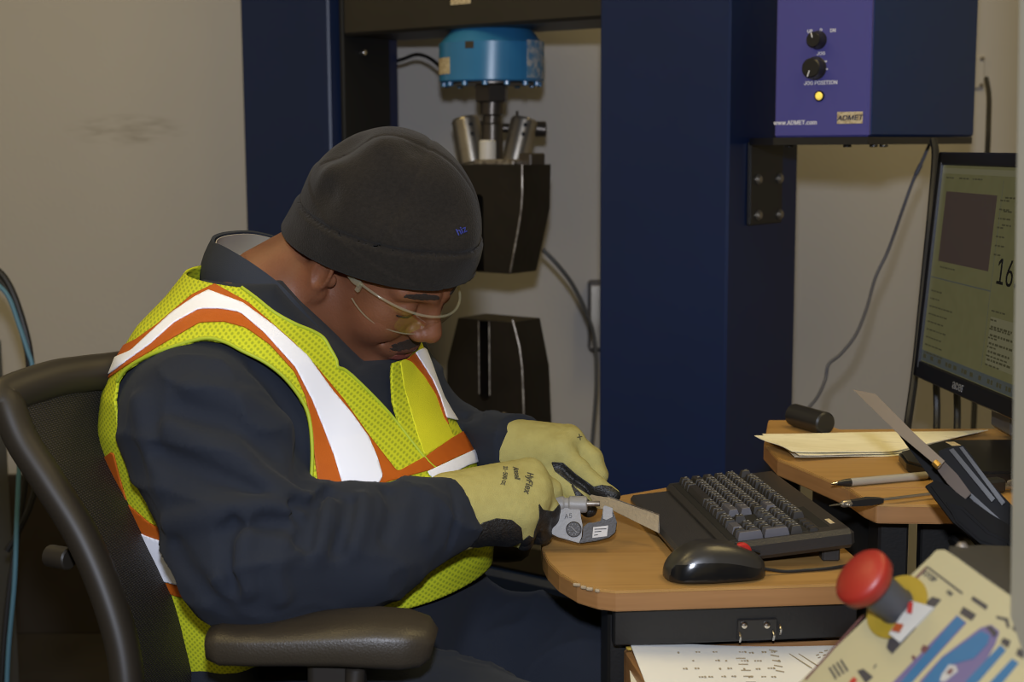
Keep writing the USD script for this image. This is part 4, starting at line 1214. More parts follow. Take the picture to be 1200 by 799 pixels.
graphic(G((955, 488), (1010, 500), (1018, 545), (1005, 545), (995, 512), (955, 500)), 'graphic_dark', 'frame_line')
graphic(G((612, 625), (650, 640), (625, 672), (598, 650)), 'graphic_brown', 'graphic', .0006); graphic(G((560, 672), (575, 680), (570, 700), (555, 690)), 'graphic_brown', 'graphic')
graphic(G((300, 748), (330, 738), (375, 775), (340, 805)), 'graphic_dark', 'graphic', .0006); graphic(G((262, 800), (285, 775), (300, 790), (275, 820)), 'graphic_red', 'graphic', .0006)
# small lettering, lying along the face
dA = unit(pl(1085, 664) - pl(1128, 696)) * -1; dB = np.cross(pn, dA)
def ptext(s, x, y, h): obj('lettering', flat_text(s, h, pl(*cz(x, y), .0002), dA, dB, True, .0005, 1.0, True), m['graphic_dark'], pend, smooth=False)
ptext('STOP', 632, 312, .0042); ptext('ON', 728, 388, .0030); ptext('I', 378, 733, .003)
for k in range(4): graphic(G((165 + k * 18, 735 + -k * 12), (172 + k * 18, 728 - k * 12), (205 + k * 18, 780 - k * 12), (197 + k * 18, 787 - k * 12)), 'graphic_dark', 'graphic')
# its stand down to the floor
q = P(1165, 830, 1.23); obj('post', rod((q[0], q[1], 0.02), (q[0], q[1], q[2]), .022, n=20), m['black_satin'], pend)
obj('foot', lathe([(.15, 0), (.15, .012), (.03, .03)], (q[0], q[1], 0), Z, 32), m['black_satin'], pend)

# ------------------------------------------------------------------ cables and grey case at the left edge
M('case_grey', (.13, .13, .125), .5)
gx = PPL(6, 410, (0, 2.7, 0), (0, 1, 0))
gcase = thing('grey_cabinet', 'grey equipment case just showing at the left edge behind the chair', 'cabinet', (gx[0] - .15, 2.7, 0))
obj('body', bbox((gx[0] - .225, 2.75, gx[2] / 2), (.30, .3, gx[2]), .008), m['case_grey'], gcase)
tq = PPL(11, 352, (0, 2.7, 0), (0, 1, 0))
obj('head', bbox((tq[0] - .165, 2.72, (gx[2] + tq[2]) / 2), (.20, .18, tq[2] - gx[2]), .012), m['case_grey'], gcase)
M('cable_blue', (.05, .16, .30), .45); M('cable_blue_pale', (.075, .19, .29), .45)
cd = 2.62
for k, pts in enumerate(([(-8, 312), (6, 326), (18, 350), (30, 388), (36, 420), (40, 470), (45, 545), (36, 590), (20, 625), (8, 645)], [(-8, 322), (8, 338), (20, 368), (29, 398), (34, 425), (36, 475), (30, 560), (10, 700), (0, 820)])):
    single('black_cable', tube([P(x, y, cd + .03 * k) for x, y in pts], .0062, 8), m['black_plastic'], ('thicker black cable looping down behind the chair at the left edge', 'second black cable beside the blue one at the left edge')[k], 'cable')
single('blue_cable', tube([P(x, y, cd - .02) for x, y in [(-6, 330), (10, 348), (22, 380), (32, 410), (38, 432), (34, 470), (24, 530), (20, 600), (17, 680), (10, 760), (7, 830)]], .0042, 8), m['cable_blue_pale'], 'pale blue network cable hanging down behind the chair at the left edge', 'cable')

# ------------------------------------------------------------------ office chair
YAW = math.radians(28)
BF = np.array([math.cos(YAW), -math.sin(YAW), 0]); BL = np.array([math.sin(YAW), math.cos(YAW), 0])     # the man's forward and left
M('chair_frame', (.020, .016, .0115), .5, spec=.4)
M('chair_pad', (.034, .027, .018), .42, bump=(500, .0004))
nodes = {'g': ('geometry', {}), 'w1': ('wave_texture', {'scale': 150, 'bands_direction': 'z'}), 'w2': ('wave_texture', {'scale': 110, 'bands_direction': 'diagonal'}), 'mx': ('math', {'math_type': 'multiply'}),
         'r': ('rgb_ramp', {'ramp': [(.15, (.010, .008, .0065)), (.6, (.045, .036, .026))]}), 'b': ('bump', {'distance': .001}), 'p': ('principled_bsdf', {'roughness': .6})}
m['chair_mesh'] = usdkit.material(stage, '/World/Looks/chair_mesh', nodes, [('g.position', 'w1.vector'), ('g.position', 'w2.vector'), ('w1.fac', 'mx.value1'), ('w2.fac', 'mx.value2'), ('mx.value', 'r.fac'), ('r.color', 'p.base_color'), ('mx.value', 'b.height'), ('b.normal', 'p.normal')], surface='p.BSDF')
ch0 = np.array([-.235, 1.70, 0]); 
chair = thing('office_chair', 'black mesh back office chair the man sits on', 'chair', ch0)
side = [P(10, 476, 1.505), P(26, 516, 1.50), P(58, 566, 1.495), P(95, 626, 1.49), P(124, 692, 1.485), P(144, 760, 1.48), P(152, 830, 1.475), P(160, 930, 1.475)]
WCH = .50
top = [P(10, 476, 1.505) + Z * .012 + BL * .012, P(22, 458, 1.525) + Z * .004, P(60, 445, 1.565), P(100, 438, 1.605), P(145, 432, 1.65)]
far = [q + BL * WCH for q in side]
loop = side[::-1] + [P(8, 464, 1.512)] + [q for q in top[2:]] + [top[4] + BL * .12, far[0] + Z * .012 - BL * .09] + [far[0] + Z * .004 - BL * .01] + far[1:]
prof = circ(.017, 14, .021)
obj('backrest_frame', sweep(spline(loop, 6), prof), m['chair_frame'], chair, smooth=True)
# mesh panel between the two sides, dished backwards
S1 = spline([side[0] + Z * .0] + side[1:], 6); n1 = len(S1); tt = np.linspace(.02, .98, 18)
v = np.array([[S1[i] + BL * (WCH * t) + Z * (.02 if i == 0 else 0) - BF * (.045 * math.sin(math.pi * t) * min(1, i / 10)) for t in tt] for i in range(n1)]).reshape(-1, 3)
i, j = np.meshgrid(np.arange(n1 - 1), np.arange(17), indexing='ij'); a = (i * 18 + j).ravel()
f = np.vstack([np.stack([a, a + 1, a + 19], 1), np.stack([a, a + 19, a + 18], 1)])
obj('mesh_panel', solid(v, f, .003), m['chair_mesh'], chair, smooth=60)
lever = P(82, 655, 1.53); obj('back_lever', rod(lever, lever + BF * -.03 + Z * .0, .012, n=14), m['chair_frame'], chair)
for s in (0, 1):                                                  # arms
    sh = (BL * .52 - BF * .16 - Z * .05) * s
    def ap_(px, py, d=1.44): return P(px, py, d) + sh
    st_ = [(246, 752, .013, .026), (262, 751, .018, .036), (300, 750, .0185, .040), (350, 748, .0195, .043), (400, 746, .0215, .045), (440, 746, .0235, .046), (475, 748, .0235, .044), (498, 751, .020, .036), (509, 754, .012, .022)]
    pts = [ap_(x, y) for x, y, _, _ in st_]
    prs = []
    for _, _, hv, hw in st_:
        a = np.arange(24) * 2 * np.pi / 24; c_, s_ = np.cos(a), np.sin(a)
        prs.append(np.stack([np.sign(c_) * np.abs(c_) ** .6 * hv, np.sign(s_) * np.abs(s_) ** .6 * hw], 1))
    obj('arm_pad', sweep(pts, prs, Z), m['chair_pad'], chair, smooth=True)
    b0_ = ap_(395, 768); b1_ = b0_ * [1, 1, 0] + Z * .50
    obj('arm_post', hull(np.vstack([rbox(b0_ - Z * .01, (.055, .045, .03), .008).__getitem__(0), rbox(b1_, (.06, .05, .12), .01)[0]])), m['chair_frame'], chair)
    obj('arm_knob', rod(ap_(416, 782, 1.42), ap_(416, 800, 1.42), .010, n=14), m['chair_frame'], chair)
    b2 = ch0 + (b1_ - ch0) * [.25, .25, 0] + Z * .43
    obj('arm_bracket', sweep(spline([b1_ - Z * .04, b1_ - Z * .07 + (b2 - b1_) * .25, b2], 5), circ(.016, 10, .03)), m['chair_frame'], chair)
sc = ch0 + BF * .10 + Z * .46
obj('seat', rbox(sc, (.50, .50, .07), .03, np.array([BF, BL, Z])), m['chair_mesh'], chair)
q = ch0 - BF * .16; obj('back_stem', sweep(spline([q + Z * .42, q - BF * .06 + Z * .47, q - BF * .05 + Z * .60], 5), circ(.02, 10, .04)), m['chair_frame'], chair)
obj('gas_stem', lathe([(.03, .09), (.03, .28), (.02, .285), (.02, .43)], ch0, Z, 20), m['chair_frame'], chair)
for k in range(5):
    a = k * 2 * math.pi / 5 + .3; d = np.array([math.cos(a), math.sin(a), 0])
    lg_ = obj('base_leg', hull(np.vstack([rbox(ch0 + d * .03 + Z * .10, (.05, .05, .05), .01)[0], rbox(ch0 + d * .30 + Z * .075, (.03, .03, .025), .006)[0]])), m['chair_frame'], chair)
    t_ = np.array([-d[1], d[0], 0]); obj('caster', cat(rod(ch0 + d * .30 + Z * .03 - t_ * .022, ch0 + d * .30 + Z * .03 - t_ * .004, .03, n=20), rod(ch0 + d * .30 + Z * .03 + t_ * .004, ch0 + d * .30 + Z * .03 + t_ * .022, .03, n=20), rod(ch0 + d * .30 + Z * .03, ch0 + d * .30 + Z * .07, .006, n=8)), m['black_satin'], lg_)

# ------------------------------------------------------------------ the man
C0 = np.array([-.235, 1.70, 0])
man_t = thing('person', 'person in dark beanie, glasses, navy coverall and yellow safety vest, seated, holding a micrometer', 'person', C0)
zt_tab = np.array([.44, .52, .564, .623, .664, .714, .765, .826, .886, .927, .967, 1.0, 1.03, 1.06, 1.10, 1.16])
cx_tab = np.array([-.235, -.232, -.230, -.2400, -.2465, -.2495, -.2585, -.263, -.278, -.281, -.279, -.281, -.281, -.279, -.272, -.262])
a_tab = np.array([.185, .19, .184, .191, .200, .206, .204, .193, .164, .145, .125, .108, .092, .082, .072, .066])
b_tab = np.array([.19, .20, .200, .205, .208, .210, .216, .222, .226, .226, .212, .180, .135, .098, .078, .070])
CY = 1.72


def torso(p, inf=0.0, ztop=1.125):
    z = np.clip(p[:, 2], .44, 1.16); c = np.interp(z, zt_tab, cx_tab); a = np.interp(z, zt_tab, a_tab) + inf; b = np.interp(z, zt_tab, b_tab) + inf
    dx, dy = p[:, 0] - c, p[:, 1] - CY
    u = dx * BF[0] + dy * BF[1]; v = dx * BL[0] + dy * BL[1]; b = np.where(v > 0, b * np.interp(z, [.75, .87, 1.0], [1, .93, .93]), b)
    k = (np.abs(u / a) ** 2.25 + np.abs(v / b) ** 2.25) ** (1 / 2.25)
    d = (k - 1) * np.minimum(a, b)
    return smax(d, np.maximum(p[:, 2] - ztop, .44 - p[:, 2]), .02)


S_n, E_n, F_n, W_n = P(238, 497, 1.56), P(297, 656, 1.49), P(400, 647, 1.53), P(540, 600, 1.605)
S_f, E_f, W_f = P(440, 452, 1.92), P(522, 548, 1.90), P(618, 523, 1.77)
hipn, hipf = C0 + BL * -.10 + Z * .565, C0 + BL * .10 + Z * .555
knn, knf = hipn + BF * .41 - BL * .05 + Z * .005, hipf + BF * .40 + BL * .07 + Z * .01
ftn, ftf = knn * [1, 1, 0] - BF * .02 + Z * .09, knf * [1, 1, 0] - BF * .02 + Z * .09
axn = unit(W_n - F_n); axf = unit(W_f - E_f)

folds = []                                                       # (polyline on the sleeve, amplitude, width)


def fold_field(p):
    s = np.zeros(len(p))
    for pts, amp, w in folds:
        lo, hi = pts.min(0) - 3 * w, pts.max(0) + 3 * w
        mk = ((p > lo) & (p < hi)).all(1)
        if mk.any(): s[mk] += amp * np.exp(-(polyd(p[mk], pts) / w) ** 2)
    return s


def arm_near(p):
    d = rcone(p, S_n, E_n, .0885, .0740)
    f1 = smin(rcone(p, E_n, F_n, .0735, .063), rcone(p, F_n, W_n, .063, .041), .03)
    return smin(d, f1, .03)


def arm_far(p): return smin(rcone(p, S_f, E_f, .085, .068), rcone(p, E_f, W_f, .064, .042), .03)


def legs(p):
    d = smin(rcone(p, hipn, knn, .112, .082), rcone(p, hipf, knf, .108, .082), .02)
    d = smin(d, rcone(p, knn, ftn, .082, .062), .02)
    return smin(d, rcone(p, knf, ftf, .082, .062), .02)


def cover_base(p):
    d = torso(p, 0, np.clip(1.070 - 1.12 * (p[:, 0] + .29), .945, 1.045))
    d = smin(d, smax(arm_near(p), (p - P(541, 601, 1.605)) @ axn, .004), .02)
    d = smin(d, smax(arm_far(p), (p - P(612, 521, 1.775)) @ axf, .004), .02)
    return smin(d, legs(p), .035)


def coverall_f(p):
    d = cover_base(p)
    n = meshkit.fbm(p * [9, 9, 6], 2, 3) - .5
    wp = p + .03 * (meshkit.fbm(p * 7, 1, 21) - .5)[:, None]
    r1 = 1 - np.abs(2 * meshkit.noise(wp * [13, 13, 17], 31) - 1); r2 = 1 - np.abs(2 * meshkit.noise(wp * [24, 24, 17], 33) - 1)
    wt = np.clip((torso(p) - .004) / .03, 0, 1)
    d = d - .010 * n * (.4 + .6 * wt) - fold_field(p) - (.0068 * r1 ** 4 + .0024 * r2 ** 4 - .0026) * wt
    return smax(d, .085 - p[:, 2], .004)


def on(f, pts):
    out = [hit(f, x, y) for x, y in pts]; return np.array([q for q in out if q is not None])


R_, G_ = 1, -1
for pts, amp, w in (
        ([(336, 601), (310, 592), (275, 600), (235, 606), (200, 612)], .0085, .013), ([(334, 612), (300, 612), (265, 622)], -.008, .010),
        ([(338, 598), (348, 606), (356, 618), (352, 634)], -.011, .008), ([(340, 590), (360, 590), (385, 580)], -.007, .009),
        ([(372, 590), (366, 610), (362, 640)], -.007, .008), ([(383, 590), (380, 612), (372, 645)], .007, .010),
        ([(412, 588), (408, 610), (396, 645)], -.0055, .009), ([(425, 585), (424, 605), (414, 640)], .005, .010), ([(455, 578), (460, 600), (452, 630)], -.0045, .009),
        ([(275, 604), (266, 640), (276, 690)], -.0075, .009), ([(290, 612), (284, 650), (288, 690)], .007, .012),
        ([(200, 500), (240, 520), (285, 545), (330, 580)], .006, .014), ([(185, 530), (235, 552), (290, 572), (325, 592)], -.006, .011),
        ([(225, 455), (280, 470), (330, 500)], .005, .016), ([(215, 480), (270, 497), (320, 530)], -.0045, .013),
        ([(160, 470), (172, 520), (190, 570)], .005, .014), ([(300, 432), (330, 470), (350, 520), (352, 570)], -.005, .012),
        ([(205, 640), (230, 680), (262, 712)], -.005, .012), ([(330, 640), (322, 670), (330, 700)], .005, .012), ([(310, 560), (345, 578), (362, 584)], .006, .009),
        ([(500, 575), (505, 600), (498, 625)], .003, .008), ([(529, 566), (533, 600), (526, 640)], -.0028, .005),
        ([(535, 500), (560, 505), (590, 520)], .005, .012), ([(545, 488), (548, 515), (552, 540)], -.005, .010)):
    q = on(cover_base, pts); amp *= 2.1; w *= .85
    if len(q) > 1: folds.append((spline(q, 4), amp, w))
M('coverall_navy', (.0205, .0245, .0350), .9, spec=.12, sheen=.03, var=(5, .3, .7), col2=(.0175, .0210, .0300), bump=(900, .0004))
cv, cf = iso(coverall_f, (-.62, 1.24, .07), (.36, 2.1, 1.14), .0050)
obj('coverall', (cv, cf), m['coverall_navy'], man_t, smooth=True)
M('thread_dark', (.008, .009, .012), .8)
seam = on(coverall_f, [(150, 455), (165, 440), (191, 424), (237, 411), (270, 416), (310, 440), (340, 475)])
M('cuff_seam', (.010, .011, .015), .9)


def tubeon(f, pts, r, n=6, k=6):
    return tube(on(f, pts), r, n, k)


# ---------------- body: head, neck and the figure inside the clothes
def rotm(y, p, r):
    fw = np.array([math.cos(p) * math.cos(y), -math.cos(p) * math.sin(y), -math.sin(p)]); lf = unit(np.cross(Z, fw)); up = np.cross(fw, lf)
    return np.stack([fw, lf * math.cos(r) + up * math.sin(r), np.cross(fw, lf * math.cos(r) + up * math.sin(r))], 1)


HM = rotm(math.radians(29), math.radians(39.5), math.radians(9)); HO = P(438, 297, 1.74); HS = 1.02


def hl(p): return (np.asarray(p) - HO) @ HM / HS                   # to head space


def hw(q): return np.asarray(q) * HS @ HM.T + HO


nk_a, nk_b = P(322, 352, 1.75), hw((-.035, 0, -.045))


def sy(q): q = q.copy(); q[:, 1] = np.abs(q[:, 1]); return q


def head_local(q):
    s = sy(q)
    d = ell(q, (-.006, 0, .045), (.098, .077, .090))
    d = smin(d, ell(q, (.040, 0, -.022), (.058, .062, .080)), .03)
    d = smin(d, rcone(s, (.002, .050, -.052), (.070, .016, -.100), .024, .022), .03)      # jaw
    d = smin(d, ell(q, (.076, 0, -.103), (.020, .022, .017)), .02)                       # chin
    d = smin(d, ell(s, (.066, .036, -.030), (.026, .026, .030)), .025)                   # cheeks
    d = smin(d, rcone(s, (.094, .010, .024), (.080, .046, .026), .012, .010), .016)      # brows
    d = smax(d, -ell(s, (.103, .032, .004), (.014, .017, .011)), .012)                   # sockets
    d = smin(d, ell(s, (.0835, .032, .003), (.0145, .0155, .0125)), .004)                # lids, lowered
    d = smin(d, rcone(q, (.096, 0, .012), (.116, 0, -.021), .0085, .0125), .012)         # nose
    d = smin(d, ell(s, (.106, .0135, -.027), (.0125, .0095, .0090)), .007)
    d = smax(d, -ell(s, (.110, .0075, -.037), (.006, .0042, .005)), .004)                # nostrils
    d = smin(d, ell(q, (.088, 0, -.062), (.018, .030, .020)), .014)                      # mouth area
    d = smin(d, ell(q, (.0965, 0, -.0590), (.0115, .0225, .0068)), .004)
    d = smin(d, ell(q, (.0945, 0, -.0715), (.0120, .0200, .0078)), .004)
    d = smax(d, -rcone(s, (.1070, 0, -.0652), (.088, .024, -.0672), .0014, .001), .003)
    d = smax(d, -rcone(s, (.090, .020, -.030), (.084, .036, -.052), .0028, .0025), .010) # nose to mouth fold
    # ears
    A = np.array([[.94, .34, 0], [-.34, .94, 0], [0, 0, 1]])
    e = ell(s, (-.004, .0825, -.009), (.0185, .0090, .0315), A)
    e = smax(e, -ell(s, (.001, .0925, -.005), (.0105, .0085, .0205), A), .004)
    e = smin(e, ell(s, (.004, .0800, -.0350), (.0085, .0065, .0105)), .006)
    e = smin(e, ell(s, (.012, .0785, -.013), (.0055, .0050, .0085)), .004)
    return smin(d, e, .005)


def head_f(p):
    d = head_local(hl(p)) * HS
    d = smin(d, rcone(p, nk_a, nk_b, .066, .060), .03)
    nf = hw((-.088, 0, -.052)); d = smin(d, rcone(p, nf, P(312, 326, 1.76), .016, .026), .03)
    return d


def figure_f(p):
    d = torso(p, -.035, np.maximum(1.035 - 1.12 * (p[:, 0] + .29), .91))
    d = smin(d, smin(rcone(p, S_n, E_n, .055, .045), rcone(p, E_n, W_n, .043, .014), .02), .03)
    d = smin(d, smin(rcone(p, S_f, E_f, .055, .045), rcone(p, E_f, W_f, .043, .022), .02), .03)
    d = smin(d, rcone(p, W_n, P(600, 582, 1.645), .014, .010), .02); d = smin(d, rcone(p, W_f, P(645, 530, 1.765), .022, .012), .02)
    for a, b, c in ((hipn, knn, ftn), (hipf, knf, ftf)): d = smin(d, smin(rcone(p, a, b, .075, .055), rcone(p, b, c, .055, .04), .02), .03)
    return smin(d, rcone(p, nk_a - Z * .04, nk_a, .06, .058), .03)


nodes = {'tc': ('texture_coordinate', {}), 'n': ('noise_texture', {'scale': 22, 'detail': 4}), 'r': ('rgb_ramp', {'ramp': [(.3, (.215, .083, .040)), (.7, (.160, .060, .028))]}),
         'n2': ('noise_texture', {'scale': 420, 'detail': 2}), 'b': ('bump', {'distance': .0006, 'strength': .6}),
         'p': ('principled_bsdf', {'roughness': .52, 'specular_ior_level': .32, 'subsurface_weight': .12, 'subsurface_scale': .006, 'subsurface_radius': (1.0, .35, .2)})}
m['skin'] = usdkit.material(stage, '/World/Looks/skin', nodes, [('tc.object', 'n.vector'), ('n.fac', 'r.fac'), ('r.color', 'p.base_color'), ('tc.object', 'n2.vector'), ('n2.fac', 'b.height'), ('b.normal', 'p.normal')], surface='p.BSDF')
hv, hf = iso(head_f, HO - [.21, .16, .17], HO + [.17, .16, .18], .0026)
bv, bf_ = iso(figure_f, (-.60, 1.26, .04), (.34, 2.08, 1.10), .011)
body = obj('body', cat((hv, hf), (bv, bf_)), m['skin'], man_t, smooth=True)


def patch_on_head(cond, off, th=None):
    s = cond(hl(hv)); n = vnorm(hv, hf); v, f = clip(hv + n * off, hf, s)
    return (v, f) if th is None else solid(v, f, th)


M('hair_black', (.016, .010, .007), .7, var=(500, .3, .7), col2=(.030, .016, .010), bump=(900, .0010))
M('lip', (.21, .060, .042), .42, spec=.5)
nz = lambda q, k, a: a * (meshkit.noise(q * k, 5) - .5)


def region(box_c, box_r, k=260, a=.5):
    c, r = np.array(box_c), np.array(box_r)
    def f(q):
        s = sy(q); return 1 - (np.abs((s - c) / r) ** 3).sum(1) ** (1 / 3) + nz(q, k, a)
    return f


mus = lambda q: np.minimum(np.minimum(1 - np.abs((q[:, 2] + .0495 + .006 * (np.abs(q[:, 1]) / .03) ** 2) / .0058), 1 - (np.abs(q[:, 1]) / .029) ** 4), (q[:, 0] - .070) / .01) + nz(q, 420, .9)
obj('moustache', patch_on_head(mus, .0004, .0008), m['hair_black'], body, smooth=True)
gt = lambda q: np.minimum(region((.085, 0, -.098), (.03, .021, .016))(q), (q[:, 0] - .055) / .01)
obj('goatee', patch_on_head(gt, .0006, .0012), m['hair_black'], body, smooth=True)
for sg in (-1, 1):
    eb = lambda q: np.minimum(np.minimum(1 - np.abs((q[:, 2] - .029 + .10 * np.clip(np.abs(q[:, 1]) - .034, 0, 1)) / (.0042 - .09 * np.abs(q[:, 1] * sg - .030))), 1 - np.abs((q[:, 1] * sg - .031) / .021) ** 2), (q[:, 0] - .06) / .01) + nz(q, 420, .8)
    obj('eyebrow', patch_on_head(eb, .0004, .0008), m['hair_black'], body, smooth=True)
    el = lambda q: np.minimum(np.minimum(1 - np.abs((q[:, 2] + .0052 - .0) / .0011), 1 - np.abs((q[:, 1] * sg - .032) / .0145) ** 3), (q[:, 0] - .07) / .01)
    obj('eyelashes', patch_on_head(el, .0010, .0014), m['hair_black'], body, smooth=True)
lw = lambda q: np.minimum(np.minimum(1 - np.abs((q[:, 2] + .0716) / .0066) ** 2, 1 - (np.abs(q[:, 1]) / .0205) ** 2), (q[:, 0] - .085) / .01)
obj('lip', patch_on_head(lw, .0003, .0008), m['lip'], body, smooth=True)
M('lip_dark', (.10, .036, .024), .45)
uw = lambda q: np.minimum(np.minimum(1 - np.abs((q[:, 2] + .0597) / .0046) ** 2, 1 - (np.abs(q[:, 1]) / .0215) ** 2), (q[:, 0] - .085) / .01)
obj('lip', patch_on_head(uw, .0003, .0008), m['lip_dark'], body, smooth=True)

# ---------------- beanie
def brim(q): return q[:, 2] - (.006 + .40 * q[:, 0])


def hat_outer(q):
    top = ell(q, (-.001, 0, .052), (.1120, .0940, .1050))
    lowr = np.sqrt((np.maximum(np.abs(q[:, 0] + .000), 0) / .1105) ** 2 + (q[:, 1] / .0925) ** 2) - 1
    low = lowr * .095
    return np.where(q[:, 2] > .052, top, smin(top, np.maximum(low, q[:, 2] - .06), .01))


def hat_f(p):
    q = hl(p); h = brim(q)
    d = hat_outer(q)
    d = d - .0035 * (1 / (1 + np.exp(-(.046 - h) / .0012)))            # turned-up hem, thicker
    d = d + .0036 * np.exp(-((h - .0478) / .0028) ** 2)                # stitched groove
    dent = [((-.085, -.040, .105), .010, .030), ((.020, -.070, .115), .006, .026), ((-.035, -.045, .150), -.005, .022), ((.070, -.030, .125), .007, .030), ((-.060, -.075, .085), -.004, .02), ((.085, .0, .10), -.004, .025), ((-.01, -.02, .163), .004, .014), ((-.045, -.085, .075), .005, .018)]
    for c, a, w in dent: d = d + 1.7 * a * np.exp(-((q - np.array(c)) ** 2).sum(1) / w ** 2)
    ang = np.arctan2(q[:, 1], q[:, 0] + .006); rr = np.sqrt((q[:, 0] + .006) ** 2 + q[:, 1] ** 2)
    for k in range(4):                                                 # four crown seams
        a = -2.6 + k * math.pi / 2; dd = np.abs(np.sin((ang - a) / 2)) * 2 * rr
        d = d + .0016 * np.exp(-(dd / .0035) ** 2) * (q[:, 2] > .07) * np.where(np.cos(ang - a) > 0, 1, 0)
    d = d - .0035 * (meshkit.fbm(q * 22, 2, 9) - .5)
    inn = d + .006
    d = smax(d, -h, .003)
    return smax(d, -smax(inn, -(h + .01), .002), .0015) * HS


M('fleece_dark', (.0235, .0200, .0165), .95, spec=.1, sheen=.08, var=(260, .3, .7, 3), col2=(.0165, .0140, .0115), bump=(520, .0010))
hv2, hf2 = iso(hat_f, HO - [.19, .16, .12], HO + [.19, .16, .22], .0026)
beanie = obj('beanie', (hv2, hf2), m['fleece_dark'], man_t, smooth=True)
M('thread_blue', (.015, .025, .20), .6)


def text_on(f, s, h, px, py, px2, py2, mat, name, parent, bold=True, lift=.0006, sq=1.0):
    """lettering wrapped onto the surface f: starts at a pixel and runs towards a second one"""
    a, b = hit(f, px, py), hit(f, px2, py2); ex = unit(b - a); n = unit(grad(f, a[None])[0]); ey = unit(np.cross(n, ex)); ex = unit(np.cross(ey, n))
    v, fc = flat_text(s, h, a, ex, ey, bold, .0005, sq); up = (v - a) @ n; v = v - np.outer(up, n)
    for _ in range(3):
        g = grad(f, v); v = v - (f(v) / np.maximum((g ** 2).sum(1), .1))[:, None] * g
    g = grad(f, v); v = v + (g / np.linalg.norm(g, axis=1, keepdims=True)) * (up + lift)[:, None]
    return obj(name, (v, fc), m[mat], parent, smooth=False)


text_on(hat_f, 'hiz', .0072, 536, 276, 552, 269, 'thread_blue', 'embroidery', beanie)

# ---------------- safety glasses
def arc_pts(z, r, a0, a1, n, cx=.016):
    A = np.linspace(a0, a1, n); return np.stack([cx + r * np.cos(A) * 1.14, r * np.sin(A) * .86, np.full(n, 0.0) + z], 1)


nodes = {'t': ('transparent_bsdf', {'color': (.985, .98, .93)}), 'g': ('glossy_bsdf', {'color': (1, 1, 1), 'roughness': .03}), 'lw': ('layer_weight', {'blend': .5}), 'pw': ('math', {'math_type': 'power', 'value2': 3.5}), 'f': ('math', {'math_type': 'multiply_add', 'value2': .5, 'value3': .045}), 'm': ('mix_closure', {})}
m['clear_lens'] = usdkit.material(stage, '/World/Looks/clear_lens', nodes, [('lw.facing', 'pw.value1'), ('pw.value', 'f.value1'), ('f.value', 'm.fac'), ('t.BSDF', 'm.closure1'), ('g.BSDF', 'm.closure2')], surface='m.closure')
nodes = {'t': ('transparent_bsdf', {'color': (.93, .91, .80)}), 'g': ('principled_bsdf', {'base_color': (.60, .58, .42), 'roughness': .12, 'specular_ior_level': .8}), 'm': ('mix_closure', {'fac': .16})}
m['clear_plastic'] = usdkit.material(stage, '/World/Looks/clear_plastic', nodes, [('t.BSDF', 'm.closure1'), ('g.BSDF', 'm.closure2')], surface='m.closure')
glasses = obj('safety_glasses', tube(hw(arc_pts(.0130, .0925, -1.30, 1.30, 28)), .0017, 8, 2), m['clear_plastic'], man_t, smooth=True, label='clear wrap-around safety glasses')
n = 40
A = np.linspace(-1.28, 1.28, n); top_ = arc_pts(.0125, .0925, -1.28, 1.28, n)
drop = .037 - .012 * np.exp(-(A / .16) ** 2) * 1.4 - .014 * np.clip((np.abs(A) - .75) / .53, 0, 1) ** 2
vs = []
for t in np.linspace(0, 1, 8):
    q = top_.copy(); q[:, 2] -= drop * t; q[:, 0] -= .010 * t * t * np.cos(A) ; vs.append(hw(q))
v = np.vstack(vs); i, j = np.meshgrid(np.arange(7), np.arange(n - 1), indexing='ij'); a = (i * n + j).ravel()
f = np.vstack([np.stack([a, a + 1, a + n + 1], 1), np.stack([a, a + n + 1, a + n], 1)])
if ((vnorm(v, f) @ HM)[:, 0]).mean() < 0: f = f[:, ::-1]
obj('lens', (v, f), m['clear_lens'], glasses, smooth=True)
obj('lens_rim', tube(vs[-1], .0010, 6, 1), m['clear_plastic'], glasses, smooth=True)
for sg in (-1, 1):
    e0 = arc_pts(.0120, .0925, sg * 1.30, sg * 1.31, 2)[0]
    tp_ = np.array([e0, e0 + [-.012, sg * .003, .0], [-.005, sg * .0835, .024], [-.045, sg * .083, .020]])
    obj('temple', sweep(spline(hw(tp_), 8), circ(.0015, 8, .0042), HM[:, 1]), m['clear_plastic'], glasses, smooth=True)
    obj('hinge', bbox(hw(e0 + [.001, sg * .001, -.003]), (.006, .005, .013), .001, HM.T), m['clear_plastic'], glasses)
obj('nose_pad', hull(np.vstack([rbox(hw((.113, 0, -.008)), (.006, .016, .010), .0025, HM.T)[0]])), m['clear_plastic'], glasses)

# ---------------- safety vest
def vest_f(p):
    d = torso(p, .011, 1.075)
    d = smin(d, rcone(p, S_n * [1, 1, 0] + Z * (S_n[2] + .012) + BL * .045, S_n - BL * -.06 - Z * .06, .085, .08), .04)
    return d - .006 * (meshkit.fbm(p * 8, 2, 4) - .5)


vv, vf = iso(vest_f, (-.56, 1.44, .53), (.02, 2.02, 1.13), .0055)
vn = vnorm(vv, vf)


def camdot(v, n): w = CAM - v; return (n * w).sum(1) / np.linalg.norm(w, axis=1)


def sub(v, f, n, s):
    """clip keeping normals"""
    vn_ = np.hstack([v, n]); v2, f2 = clip(vn_, f, s); nn = v2[:, 3:]; return v2[:, :3], f2, nn / np.linalg.norm(nn, axis=1, keepdims=True)


def shown(v, n, poly, out=9.0):
    """signed distance (px) to a traced outline, for the side of the garment that faces the tracing; elsewhere `out`"""
    return np.where(camdot(v, n) > -.12, polysd(proj(v), poly), out)


